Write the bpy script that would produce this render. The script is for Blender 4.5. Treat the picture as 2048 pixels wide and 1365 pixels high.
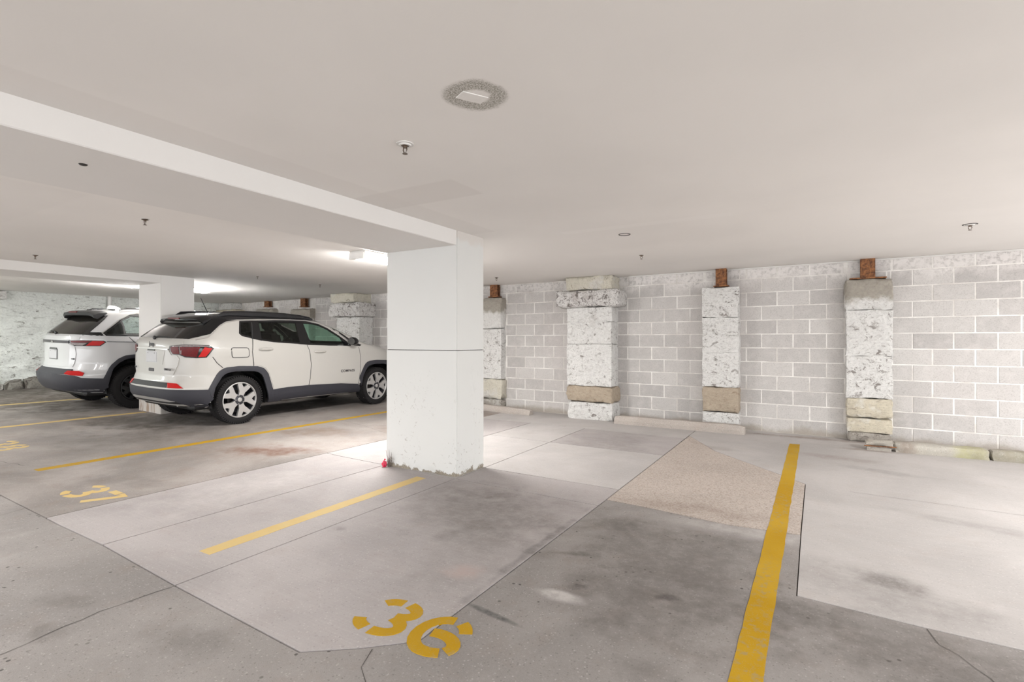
import bpy, bmesh, math, random
from mathutils import Vector, Matrix, noise
R = math.radians
random.seed(7)
scn = bpy.context.scene
COL = scn.collection
for o in list(bpy.data.objects):
    bpy.data.objects.remove(o)

# ------------------------------------------------------------------ camera, world, lamps out of view, exposure
cd = bpy.data.cameras.new('camera')
cd.sensor_width = 36.0
cd.lens = 1031.4 / 2048 * 36.0
cd.shift_y = -1.77 / 2048
cd.clip_start = 0.05
cam = bpy.data.objects.new('camera', cd)
cam.location = (0, 0, 1.3328)
cam.rotation_euler = (math.pi / 2, 0, 0.533157)
COL.objects.link(cam)
scn.camera = cam

w = bpy.data.worlds.new('world')
scn.world = w
w.use_nodes = True
w.node_tree.nodes['Background'].inputs[0].default_value = (0.975, 0.99, 1.0, 1)
w.node_tree.nodes['Background'].inputs[1].default_value = 1.5

def lamp(name, loc, sx, sy, power, col=(1, 0.995, 0.98)):
    l = bpy.data.lights.new(name, 'AREA')
    l.shape = 'RECTANGLE'; l.size = sx; l.size_y = sy
    l.energy = power; l.color = col
    o = bpy.data.objects.new(name, l)
    o.location = loc
    COL.objects.link(o)
    return o
# unseen ceiling lamps presumed behind and beside the camera; the last is added fill
lamp('unseen_light', (3.9, 4.6, 2.3), 0.3, 1.3, 105)
lamp('unseen_light', (1.0, -1.6, 2.3), 0.3, 1.3, 45)
lamp('unseen_light', (-4.9, -1.5, 2.2), 0.3, 1.3, 64)
lamp('unseen_light', (4.6, -1.6, 2.3), 0.3, 1.3, 80)
lamp('unseen_light', (-11.0, -0.5, 2.2), 0.3, 1.3, 62)
lamp('unseen_light', (-13.2, 1.2, 2.3), 0.3, 1.3, 46, (0.93, 1.0, 0.95))  # added fill that brightens the left wall
FIXTURE_GLOW = 54.0

scn.view_settings.view_transform = 'Standard'
scn.view_settings.look = 'None'
scn.view_settings.gamma = 1
scn.view_settings.use_curve_mapping = False
scn.view_settings.exposure = 1.5

# ------------------------------------------------------------------ helpers
FS, FX = 0.026, -4.72          # the floor climbs gently towards the left wall
def fz(x): return max(0.0, FS * (FX - x))
WY, WS = 8.324, -0.0392        # block wall: y = WY + WS * x
WA = math.atan(WS)
CZ = 2.40                      # ceiling height
def wy(x): return WY + WS * x

def tag(o, label=None, cat=None, group=None, kind=None):
    if label: o['label'] = label
    if cat: o['category'] = cat
    if group: o['group'] = group
    if kind: o['kind'] = kind
    return o
def obj(name, data, parent=None):
    o = bpy.data.objects.new(name, data)
    COL.objects.link(o)
    if parent is not None: o.parent = parent
    return o
def empty(name, loc=(0, 0, 0), rot=(0, 0, 0)):
    o = obj(name, None)
    o.location = loc; o.rotation_euler = rot
    o.empty_display_size = 0.1
    return o
def fin(bm, name, m, parent=None, smooth=False, angle=40, recalc=True):
    if recalc: bmesh.ops.recalc_face_normals(bm, faces=bm.faces)
    me = bpy.data.meshes.new(name)
    bm.to_mesh(me); bm.free()
    for x in (m if isinstance(m, (list, tuple)) else [m]): me.materials.append(x)
    if smooth:
        me.polygons.foreach_set('use_smooth', [True] * len(me.polygons))
        try: me.set_sharp_from_angle(angle=R(angle))
        except Exception: pass
    return obj(name, me, parent)
def add_box(bm, x0, x1, y0, y1, z0, z1, ch=0.0):
    r = bmesh.ops.create_cube(bm, size=1.0)
    vs = r['verts']
    for v in vs:
        v.co = Vector(((x0 + x1) / 2 + v.co.x * (x1 - x0), (y0 + y1) / 2 + v.co.y * (y1 - y0), (z0 + z1) / 2 + v.co.z * (z1 - z0)))
    if ch > 0:
        es = list({e for v in vs for e in v.link_edges})
        bmesh.ops.bevel(bm, geom=es, offset=ch, segments=1, affect='EDGES', profile=0.5)
    return vs
def box(name, m, x0, x1, y0, y1, z0, z1, ch=0.0, parent=None):
    bm = bmesh.new(); add_box(bm, x0, x1, y0, y1, z0, z1, ch)
    return fin(bm, name, m, parent)
def add_tube(bm, pts, r, n=8, closed=False, caps=True):
    pts = [Vector(p) for p in pts]
    rs = r if isinstance(r, (list, tuple)) else [r] * len(pts)
    rings = []
    up0 = Vector((0, 0, 1))
    for i, p in enumerate(pts):
        if closed: d = pts[(i + 1) % len(pts)] - pts[i - 1]
        else: d = pts[min(i + 1, len(pts) - 1)] - pts[max(i - 1, 0)]
        d.normalize()
        up = up0 if abs(d.dot(up0)) < 0.95 else Vector((1, 0, 0))
        a = d.cross(up).normalized(); b = a.cross(d).normalized()
        rings.append([bm.verts.new(p + (a * math.cos(2 * math.pi * k / n) + b * math.sin(2 * math.pi * k / n)) * rs[i]) for k in range(n)])
    m = len(pts)
    for i in range(m if closed else m - 1):
        A, B = rings[i], rings[(i + 1) % m]
        for k in range(n):
            bm.faces.new((A[k], A[(k + 1) % n], B[(k + 1) % n], B[k]))
    if caps and not closed:
        bm.faces.new(rings[0]); bm.faces.new(rings[-1][::-1])
def tube(name, m, pts, r, n=8, parent=None, closed=False):
    bm = bmesh.new(); add_tube(bm, pts, r, n, closed)
    return fin(bm, name, m, parent, smooth=True)
def add_lathe(bm, prof, n=32, M=None, closed=False):
    """profile of (r, z) turned about z; M places it"""
    rings = []
    for r, z in prof:
        if r < 1e-6:
            v = bm.verts.new((0, 0, z)); rings.append([v] * n)
        else:
            rings.append([bm.verts.new((r * math.cos(2 * math.pi * k / n), r * math.sin(2 * math.pi * k / n), z)) for k in range(n)])
    L = len(prof)
    for i in range(L if closed else L - 1):
        A, B = rings[i], rings[(i + 1) % L]
        for k in range(n):
            q = [A[k], A[(k + 1) % n], B[(k + 1) % n], B[k]]
            u = []
            for v in q:
                if v not in u: u.append(v)
            if len(u) >= 3: bm.faces.new(u)
    if M is not None:
        for v in {v for r in rings for v in r}: v.co = M @ v.co
def lathe(name, m, prof, n=32, M=None, parent=None, closed=False, angle=35):
    bm = bmesh.new(); add_lathe(bm, prof, n, M, closed)
    return fin(bm, name, m, parent, smooth=True, angle=angle)
def add_prism(bm, poly, z0, z1, M=None):
    a = [bm.verts.new((x, y, z0)) for x, y in poly]; b = [bm.verts.new((x, y, z1)) for x, y in poly]
    n = len(poly)
    bm.faces.new(a[::-1]); bm.faces.new(b)
    for i in range(n): bm.faces.new((a[i], a[(i + 1) % n], b[(i + 1) % n], b[i]))
    if M is not None:
        for v in a + b: v.co = M @ v.co
def grid_cut(bm, ax, lo, hi, step):
    t = lo + step
    nrm = [0, 0, 0]; nrm[ax] = 1
    while t < hi - step * 0.3:
        co = [0, 0, 0]; co[ax] = t
        bmesh.ops.bisect_plane(bm, geom=bm.verts[:] + bm.edges[:] + bm.faces[:], dist=1e-6, plane_co=co, plane_no=nrm)
        t += step
def rough_box(name, m, x0, x1, y0, y1, z0, z1, amp=0.015, res=0.07, seed=0, parent=None, pull=0.6, rot=0.0, freq=5.0, keep_bottom=False):
    """a hewn stone: a box whose faces are pushed about by noise and whose edges are worn"""
    bm = bmesh.new(); add_box(bm, x0, x1, y0, y1, z0, z1)
    for ax, lo, hi in ((0, x0, x1), (1, y0, y1), (2, z0, z1)):
        grid_cut(bm, ax, lo, hi, max(res, (hi - lo) / 14))
    c = Vector(((x0 + x1) / 2, (y0 + y1) / 2, (z0 + z1) / 2))
    h = Vector(((x1 - x0) / 2, (y1 - y0) / 2, (z1 - z0) / 2))
    off = Vector((seed * 3.17, seed * 1.31, seed * 2.23))
    for v in bm.verts:
        p = v.co.copy()
        on = [abs(abs(p[i] - c[i]) - h[i]) < 1e-5 for i in range(3)]
        d = noise.noise_vector(p * freq + off) * amp + noise.noise_vector(p * freq * 3.1 + off) * amp * 0.6
        if sum(on) >= 2:
            for i in range(3):
                if on[i]: d[i] -= math.copysign(amp * pull * (1 + noise.noise(p * 9 + off)), p[i] - c[i])
        if keep_bottom and abs(p.z - z0) < 1e-5: d.z = 0
        v.co = p + d
    bmesh.ops.triangulate(bm, faces=bm.faces)
    o = fin(bm, name, m, parent, smooth=True, angle=48)
    if rot: 
        o.data.transform(Matrix.Translation(Vector((c.x, c.y, 0))) @ Matrix.Rotation(rot, 4, 'Z') @ Matrix.Translation(Vector((-c.x, -c.y, 0))))
    return o

# ------------------------------------------------------------------ materials
class MT:
    def __init__(s, name):
        s.m = bpy.data.materials.new(name); s.m.use_nodes = True
        s.t = s.m.node_tree; s.N = s.t.nodes; s.L = s.t.links
        s.b = s.N['Principled BSDF']
        s._obj = None
    def node(s, typ, **kw):
        n = s.N.new(typ)
        for k, v in kw.items(): setattr(n, k, v)
        return n
    def link(s, a, b): s.L.new(a, b)
    def sset(s, sock, v):
        if hasattr(v, 'is_linked') or isinstance(v, bpy.types.NodeSocket): s.link(v, sock)
        else:
            if isinstance(v, (tuple, list)) and len(v) == 3 and sock.type == 'RGBA': v = (*v, 1)
            sock.default_value = v
    def coords(s):
        if s._obj is None: s._obj = s.node('ShaderNodeTexCoord').outputs['Object']
        return s._obj
    def pos(s): return s.node('ShaderNodeNewGeometry').outputs['Position']
    def mapped(s, scale=(1, 1, 1), loc=(0, 0, 0), rot=(0, 0, 0), src=None):
        n = s.node('ShaderNodeMapping')
        s.link(src or s.coords(), n.inputs[0])
        n.inputs['Location'].default_value = loc; n.inputs['Rotation'].default_value = rot; n.inputs['Scale'].default_value = scale
        return n.outputs[0]
    def noise(s, scale, detail=4, rough=0.55, dist=0.0, vec=None):
        n = s.node('ShaderNodeTexNoise')
        n.inputs['Scale'].default_value = scale; n.inputs['Detail'].default_value = detail
        n.inputs['Roughness'].default_value = rough; n.inputs['Distortion'].default_value = dist
        s.link(vec or s.coords(), n.inputs['Vector'])
        return n.outputs['Fac']
    def voro(s, scale, vec=None, feature='F1', out='Distance'):
        n = s.node('ShaderNodeTexVoronoi'); n.feature = feature
        n.inputs['Scale'].default_value = scale
        s.link(vec or s.coords(), n.inputs['Vector'])
        return n.outputs[out]
    def ramp(s, fac, lo, hi, a=0.0, b=1.0):
        n = s.node('ShaderNodeMapRange'); n.interpolation_type = 'SMOOTHSTEP'
        s.sset(n.inputs[0], fac)
        n.inputs[1].default_value = lo; n.inputs[2].default_value = hi; n.inputs[3].default_value = a; n.inputs[4].default_value = b
        return n.outputs[0]
    def math(s, op, a, b=0.0, c=None):
        n = s.node('ShaderNodeMath'); n.operation = op
        s.sset(n.inputs[0], a); s.sset(n.inputs[1], b)
        if c is not None: s.sset(n.inputs[2], c)
        return n.outputs[0]
    def mix(s, fac, a, b, mode='MIX'):
        n = s.node('ShaderNodeMix'); n.data_type = 'RGBA'; n.blend_type = mode
        s.sset(n.inputs[0], fac); s.sset(n.inputs[6], a); s.sset(n.inputs[7], b)
        return n.outputs[2]
    def sep(s, vec=None):
        n = s.node('ShaderNodeSeparateXYZ'); s.link(vec or s.coords(), n.inputs[0]); return n.outputs
    def ellipse(s, x, y, rx, ry, rot=0.0, soft=0.75, warp=0.55, wscale=4.0, src=None):
        """soft blob of wear or painted shade on the floor around (x, y), its rim broken by noise"""
        v = s.mapped((1 / rx, 1 / ry, 0.0), (0, 0, 0), (0, 0, 0), src=s._off(x, y, rot, src))
        ln = s.node('ShaderNodeVectorMath'); ln.operation = 'LENGTH'; s.link(v, ln.inputs[0])
        d = s.math('ADD', ln.outputs['Value'], s.math('MULTIPLY', s.math('SUBTRACT', s.noise(wscale, 5), 0.5), warp * 4))
        return s.ramp(d, 1.0 - soft, 1.0 + soft * 0.4, 1.0, 0.0)
    def _off(s, x, y, rot, src=None):
        a = s.node('ShaderNodeVectorMath'); a.operation = 'SUBTRACT'
        s.link(src or s.coords(), a.inputs[0]); a.inputs[1].default_value = (x, y, 0)
        n = s.node('ShaderNodeMapping'); n.inputs['Rotation'].default_value = (0, 0, -rot)
        s.link(a.outputs[0], n.inputs[0])
        return n.outputs[0]
    def bump(s, h, strength=0.3, dist=0.01, prev=None):
        n = s.node('ShaderNodeBump'); n.inputs['Strength'].default_value = strength; n.inputs['Distance'].default_value = dist
        s.sset(n.inputs['Height'], h)
        if prev is not None: s.link(prev, n.inputs['Normal'])
        return n.outputs[0]
    def done(s, col, rough=0.8, normal=None, metal=0.0, spec=None, coat=0.0):
        s.sset(s.b.inputs['Base Color'], col); s.sset(s.b.inputs['Roughness'], rough); s.b.inputs['Metallic'].default_value = metal
        if normal is not None: s.link(normal, s.b.inputs['Normal'])
        if spec is not None: s.b.inputs['Specular IOR Level'].default_value = spec
        if coat: s.b.inputs['Coat Weight'].default_value = coat; s.b.inputs['Coat Roughness'].default_value = 0.06
        return s.m
def plain(name, col, rough=0.6, metal=0.0, var=0.06, scale=14.0, spec=None, coat=0.0, bump=0.0):
    t = MT(name)
    n = t.noise(scale, 3)
    d = tuple(max(0, c * (1 - var)) for c in col); l = tuple(min(1, c * (1 + var)) for c in col)
    nm = t.bump(t.noise(scale * 8, 2), bump, 0.004) if bump else None
    return t.done(t.mix(n, d, l), rough, nm, metal, spec, coat)

def concrete(name, base, speck=0.5, pits=0.3, mott=0.25, tint=(0.36, 0.30, 0.26), stains_and_shade=(), brush=0.0, bumpk=0.25, rough=0.75, agg=0.0):
    t = MT(name)
    big = t.noise(0.8, 5, 0.6, 0.4); mid = t.noise(5.0, 6, 0.65, 0.2); fine = t.noise(220, 3, 0.7); grit = t.noise(70, 4, 0.7)
    dk = tuple(c * (1 - mott) for c in base); lt = tuple(min(1, c * (1 + mott * 0.55)) for c in base)
    col = t.mix(t.ramp(big, 0.3, 0.7), dk, lt)
    col = t.mix(t.math('MULTIPLY', t.ramp(mid, 0.48, 0.75), mott * 1.2), col, tuple(b * q * 2.2 for b, q in zip(base, tint)))
    col = t.mix(t.math('MULTIPLY', t.ramp(grit, 0.52, 0.68), speck * 0.6), col, tuple(min(1, b * 1.45) for b in base))
    col = t.mix(t.math('MULTIPLY', t.ramp(fine, 0.5, 0.72), speck), col, tuple(b * 0.5 for b in base))
    pv = t.sep(t.voro(85, feature='F1', out='Color')); pd = t.voro(85)
    pin = t.ramp(pd, 0.25, 0.45, 1, 0)
    col = t.mix(t.math('MULTIPLY', t.math('MULTIPLY', t.ramp(pv[0], 0.86, 0.90), pin), speck), col, tuple(min(1, b * 1.7) for b in base))
    col = t.mix(t.math('MULTIPLY', t.math('MULTIPLY', t.ramp(pv[1], 0.84, 0.88), pin), speck * 1.1), col, tuple(b * 0.42 for b in base))
    if agg:
        vz = t.voro(95, feature='F1', out='Color')
        sp = t.sep(vz)
        col = t.mix(t.math('MULTIPLY', t.ramp(sp[0], 0.2, 0.9), agg), col, tuple(min(1, b * 1.35) for b in base))
        col = t.mix(t.math('MULTIPLY', t.ramp(sp[1], 0.72, 0.8), agg), col, (0.20, 0.14, 0.10))
    if brush:
        br = t.noise(24, 4, 0.6, 0, t.mapped((0.06, 3.0, 1), rot=(0, 0, R(8))))
        col = t.mix(t.math('MULTIPLY', t.ramp(br, 0.45, 0.7), brush), col, tuple(min(1, b * 1.3) for b in base))
    if pits:
        v = t.voro(16, t.mapped((1, 1, 1), (3.1, 0.7, 0)))
        sel = t.ramp(t.noise(2.2, 2), 0.5, 0.6)
        pm = t.math('MULTIPLY', t.ramp(v, 0.10, 0.16, 1.0, 0.0), sel)
        pm = t.math('MULTIPLY', pm, pits)
        col = t.mix(pm, col, (0.06, 0.055, 0.05))
    brk = t.ramp(t.noise(11, 6, 0.72), 0.34, 0.62, 0.5, 1.05)
    for (x, y, rx, ry, rot, c, k) in stains_and_shade:
        e = t.ellipse(x, y, rx, ry, rot)
        col = t.mix(t.math('MULTIPLY', t.math('MULTIPLY', e, k), brk), col, c)
    hgt = t.math('ADD', t.math('MULTIPLY', grit, 0.6), fine)
    nm = t.bump(hgt, bumpk, 0.003)
    return t.done(col, rough, nm, spec=0.35)

GREY = (0.105, 0.092, 0.082)
BRN = (0.17, 0.11, 0.075)
LTC = (0.72, 0.68, 0.66)
M = {}
M['rough_concrete'] = concrete('rough_concrete', (0.285, 0.263, 0.25), 0.42, 0.9, 0.22, bumpk=0.5, stains_and_shade=[
    (-2.40, 1.25, 0.30, 0.10, 0.2, GREY, 0.35), (-3.05, 0.95, 0.12, 0.07, 0, GREY, 0.45), (-3.25, 1.12, 0.2, 0.08, 0.3, GREY, 0.3),
    (-0.80, 3.2, 0.75, 0.9, 0.2, GREY, 0.50), (-0.55, 2.6, 0.5, 0.55, 0.0, GREY, 0.40), (-1.25, 3.62, 0.22, 0.16, 0.4, GREY, 0.45),
    (-1.355, 2.11, 0.17, 0.018, -0.14, (0.05, 0.05, 0.05), 0.85), (-1.1, 2.58, 0.06, 0.03, 0.6, (0.06, 0.05, 0.05), 0.6), (-0.66, 2.71, 0.07, 0.04, 0.6, (0.06, 0.05, 0.05), 0.6),
    (-1.28, 2.98, 0.16, 0.04, 0.4, (0.07, 0.06, 0.05), 0.5), (-1.16, 2.44, 0.14, 0.05, 0.0, LTC, 0.5), (0.5, 2.7, 0.8, 0.35, -0.2, GREY, 0.6), (-0.40, 3.92, 0.7, 0.14, 0.05, LTC, 0.3),
    (-5.0, 0.4, 1.0, 0.8, 0.2, LTC, 0.2), (-1.9, 0.9, 0.6, 0.25, 0.2, GREY, 0.28)])
M['smooth_concrete'] = concrete('smooth_concrete', (0.385, 0.355, 0.348), 0.28, 0.12, 0.16, brush=0.14, bumpk=0.15, stains_and_shade=[
    (-2.15, 3.3, 0.75, 0.55, 0.1, GREY, 0.42), (-2.5, 3.75, 0.5, 0.3, 0.1, GREY, 0.35), (-1.85, 2.6, 0.4, 0.7, 0.0, GREY, 0.22), (-1.75, 2.42, 0.12, 0.1, 0.2, (0.5, 0.36, 0.32), 0.35),  # first two blobs paint the front column's cast shadow
    (-2.9, 2.52, 0.07, 0.05, 0.0, GREY, 0.4), (-1.55, 2.9, 0.035, 0.9, 0.0, (0.05, 0.05, 0.05), 0.4), (-2.35, 6.2, 0.55, 0.9, 0.0, GREY, 0.25), (-4.4, 2.7, 0.4, 0.8, 0.0, LTC, 0.2)])
M['light_concrete'] = concrete('light_concrete', (0.435, 0.41, 0.398), 0.22, 0.08, 0.14, brush=0.12, bumpk=0.12, stains_and_shade=[
    (0.33, 3.5, 0.24, 0.10, -0.3, GREY, 0.5), (0.30, 3.35, 0.55, 0.3, -0.3, GREY, 0.28), (0.2, 6.9, 0.5, 0.14, -0.2, BRN, 0.28), (0.6, 6.4, 0.45, 0.1, -0.3, GREY, 0.25),
    (0.55, 7.55, 0.35, 0.07, 0.0, BRN, 0.5), (-0.1, 8.1, 0.9, 0.10, 0.0, BRN, 0.5), (-1.15, 6.75, 0.3, 0.12, 0, BRN, 0.25), (0.9, 4.9, 0.6, 0.1, -0.2, GREY, 0.2)])
M['aggregate_concrete'] = concrete('aggregate_concrete', (0.43, 0.375, 0.335), 0.5, 0.0, 0.12, bumpk=0.5, agg=0.35, stains_and_shade=[
    (-0.9, 4.25, 0.6, 0.16, 0.05, BRN, 0.3), (-1.15, 7.0, 0.25, 0.12, 0, BRN, 0.3)])
M['stained_concrete'] = concrete('stained_concrete', (0.305, 0.275, 0.257), 0.35, 0.15, 0.35, bumpk=0.2, rough=0.6, stains_and_shade=[
    (-5.6, 3.8, 0.5, 0.25, 0.5, (0.17, 0.085, 0.06), 0.85), (-6.1, 4.9, 0.5, 0.35, 0.3, BRN, 0.6), (-6.0, 3.6, 0.9, 0.5, 0.1, BRN, 0.3), (-5.35, 6.3, 0.5, 0.9, 0.1, BRN, 0.45), (-7.6, 3.4, 0.6, 0.9, 0, GREY, 0.5), (-8.6, 5.5, 0.9, 2.2, 0, (0.07, 0.06, 0.05), 0.8), (-11.2, 5.3, 1.0, 2.2, 0, (0.07, 0.06, 0.05), 0.8),  # last two blobs paint the shade under the cars
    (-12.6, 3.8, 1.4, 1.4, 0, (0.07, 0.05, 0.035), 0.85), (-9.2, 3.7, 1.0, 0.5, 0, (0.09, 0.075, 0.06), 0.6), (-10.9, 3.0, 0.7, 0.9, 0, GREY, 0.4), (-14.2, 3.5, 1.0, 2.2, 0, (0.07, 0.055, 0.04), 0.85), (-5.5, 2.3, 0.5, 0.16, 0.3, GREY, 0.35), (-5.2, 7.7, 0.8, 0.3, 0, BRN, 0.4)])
M['joint_dirt'] = plain('joint_dirt', (0.075, 0.066, 0.057), 0.95, var=0.3)
M['crack_dark'] = plain('crack_dark', (0.07, 0.062, 0.055), 0.95, var=0.3)

def ceiling_paint():
    t = MT('ceiling_paint')
    base = (0.80, 0.775, 0.75)
    big = t.noise(0.6, 4, 0.5); fine = t.noise(40, 3, 0.6)
    col = t.mix(t.ramp(big, 0.35, 0.65), tuple(c * 0.965 for c in base), tuple(c * 1.02 for c in base))
    # repaired, repainted board patches
    def rect(x0, x1, y0, y1, k, c):
        nonlocal col
        x, y, z = t.sep()
        a = t.math('MULTIPLY', t.ramp(x, x0, x0 + .03), t.ramp(x, x1 - .03, x1, 1, 0)); b = t.math('MULTIPLY', t.ramp(y, y0, y0 + .03), t.ramp(y, y1 - .03, y1, 1, 0))
        col = t.mix(t.math('MULTIPLY', t.math('MULTIPLY', a, b), k), col, c)
    rect(-3.02, -2.07, 2.72, 3.14, 0.55, (0.70, 0.67, 0.645))
    rect(-3.03, -2.7, -3.0, 4.3, 0.3, (0.70, 0.67, 0.645))
    rect(-7.0, -4.6, 1.0, 1.7, 0.22, (0.725, 0.70, 0.68))
    rect(-8.6, -6.0, 3.6, 4.1, 0.22, (0.725, 0.70, 0.68))
    rect(-2.2, -0.6, 4.62, 4.78, 0.25, (0.86, 0.84, 0.82))
    # the speckled mould ring round the cover plate
    d = t.node('ShaderNodeVectorMath'); d.operation = 'DISTANCE'
    t.link(t.coords(), d.inputs[0]); d.inputs[1].default_value = (-1.285, 1.86, CZ)
    rr = t.math('ADD', d.outputs['Value'], t.math('MULTIPLY', t.math('SUBTRACT', t.noise(14, 4), 0.5), 0.05))
    ring = t.math('MULTIPLY', t.ramp(rr, 0.045, 0.075), t.ramp(rr, 0.115, 0.155, 1, 0))
    sp = t.ramp(t.noise(130, 4, 0.75), 0.40, 0.62)
    col = t.mix(t.math('MULTIPLY', ring, t.math('ADD', t.math('MULTIPLY', sp, 0.75), 0.30)), col, (0.24, 0.225, 0.185))
    # patchy darker tone where the board meets the block wall
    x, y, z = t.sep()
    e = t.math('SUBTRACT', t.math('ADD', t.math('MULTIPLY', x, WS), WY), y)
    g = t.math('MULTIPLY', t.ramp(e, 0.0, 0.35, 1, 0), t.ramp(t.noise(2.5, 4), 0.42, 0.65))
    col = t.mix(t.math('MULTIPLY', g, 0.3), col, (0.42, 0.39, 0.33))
    return t.done(col, 0.85, t.bump(fine, 0.12, 0.003), spec=0.2)
M['ceiling_paint'] = ceiling_paint()

def white_paint(name, base=(0.66, 0.66, 0.645), chip=True):
    t = MT(name)
    n = t.noise(3, 4); f = t.noise(60, 4, 0.6)
    col = t.mix(n, tuple(c * 0.96 for c in base), base)
    if chip:
        x, y, z = t.sep()
        base_m = t.ramp(t.math('ADD', z, t.math('MULTIPLY', t.math('SUBTRACT', t.noise(9, 5, 0.7), 0.5), 0.22)), 0.012, 0.03, 1, 0)
        cn = t.ramp(t.noise(30, 5, 0.72, 0.8), 0.60, 0.625)
        low = t.ramp(z, 0.15, 1.3, 1, 0)
        cm = t.math('MULTIPLY', cn, t.math('MULTIPLY', low, t.ramp(t.noise(3.3, 3), 0.50, 0.62)))
        scuff = t.math('MULTIPLY', t.ramp(t.noise(5, 4, 0.6, 1.0, t.mapped((1, 1, 0.35))), 0.60, 0.75), t.ramp(z, 0.9, 1.25, 0.25, 0))
        col = t.mix(scuff, col, (0.42, 0.42, 0.41))
        col = t.mix(t.math('MULTIPLY', cm, 0.75), col, (0.30, 0.27, 0.24))
        col = t.mix(base_m, col, t.mix(t.noise(90, 3), (0.10, 0.085, 0.065), (0.42, 0.37, 0.30)))
        # bare patch under the beam end
        bare = t.math('MULTIPLY', t.ramp(t.math('ADD', z, t.math('MULTIPLY', t.noise(6, 4), 0.16)), 2.36, 2.42), 0.45)
        col = t.mix(bare, col, (0.60, 0.53, 0.48))
    return t.done(col, 0.62, t.bump(f, 0.18, 0.003), spec=0.3)
M['column_paint'] = white_paint('column_paint')
M['beam_paint'] = white_paint('beam_paint', (0.74, 0.72, 0.70), chip=False)

def column_base_paint():
    t = MT('stained_column_base')
    st = t.noise(5, 5, 0.65, 0.4, t.mapped((3, 3, 0.5)))
    col = t.mix(t.ramp(st, 0.45, 0.62), (0.46, 0.43, 0.40), (0.28, 0.21, 0.16))
    return t.done(col, 0.8, t.bump(t.noise(50, 4), 0.3, 0.004))
M['stained_column_base'] = column_base_paint()

def block_mat():
    t = MT('concrete_block')
    info = t.node('ShaderNodeObjectInfo').outputs['Random']
    p = t.node('ShaderNodeVectorMath'); p.operation = 'ADD'; pos = t.pos()
    t.link(pos, p.inputs[0])
    base = t.mix(info, (0.43, 0.412, 0.40), (0.56, 0.54, 0.522))
    base = t.mix(t.math('MULTIPLY', t.ramp(t.noise(0.5, 3, 0.5, 0, pos), 0.40, 0.65), 0.7), base, (0.535, 0.50, 0.485))
    fine = t.noise(260, 3, 0.7, 0, pos); mid = t.noise(9, 5, 0.6, 0, pos)
    fine2 = t.noise(75, 4, 0.75, 0, pos)
    col = t.mix(t.math('MULTIPLY', t.ramp(fine2, 0.48, 0.66), 0.42), base, (0.27, 0.25, 0.24))
    col = t.mix(t.math('MULTIPLY', t.ramp(fine, 0.5, 0.7), 0.25), col, (0.24, 0.22, 0.21))
    col = t.mix(t.math('MULTIPLY', t.ramp(mid, 0.45, 0.75), 0.4), col, (0.62, 0.59, 0.57))
    x, y, z = t.sep(pos)
    # white paint splashed along the top courses
    zz = t.math('ADD', z, t.math('MULTIPLY', t.math('SUBTRACT', t.noise(3, 5, 0.6, 0, pos), 0.5), 0.55))
    tp = t.math('MULTIPLY', t.ramp(zz, 2.10, 2.32), t.ramp(t.noise(20, 4, 0.7, 0, pos), 0.34, 0.55))
    col = t.mix(t.math('MULTIPLY', tp, 0.75), col, (0.74, 0.71, 0.69))
    # dirt splashed up from the floor, mould spots
    lo = t.ramp(t.math('ADD', z, t.math('MULTIPLY', t.math('SUBTRACT', t.noise(2.2, 5, 0.7, 0, pos), 0.5), 0.30)), 0.02, 0.12, 1, 0)
    col = t.mix(t.math('MULTIPLY', lo, 0.65), col, (0.30, 0.26, 0.21))
    sp = t.math('MULTIPLY', t.ramp(t.noise(34, 4, 0.7, 0.4, pos), 0.66, 0.72), t.ramp(t.noise(1.6, 3, 0.5, 0, pos), 0.52, 0.66))
    col = t.mix(t.math('MULTIPLY', sp, 0.6), col, (0.20, 0.15, 0.12))
    return t.done(col, 0.9, t.bump(fine2, 0.5, 0.003), spec=0.2)
M['block'] = block_mat()
def mortar_mat():
    t = MT('mortar'); pos = t.pos()
    x, y, z = t.sep(pos)
    col = t.mix(t.ramp(t.noise(2.4, 5, 0.65), 0.36, 0.62), (0.58, 0.55, 0.52), (0.79, 0.77, 0.74))
    lo = t.ramp(t.math('ADD', z, t.math('MULTIPLY', t.math('SUBTRACT', t.noise(2.2, 5, 0.7), 0.5), 0.30)), 0.02, 0.12, 1, 0)
    col = t.mix(t.math('MULTIPLY', lo, 0.6), col, (0.30, 0.26, 0.21))
    return t.done(col, 0.9, t.bump(t.noise(90, 3), 0.3, 0.003), spec=0.2)
M['mortar'] = mortar_mat()

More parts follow.
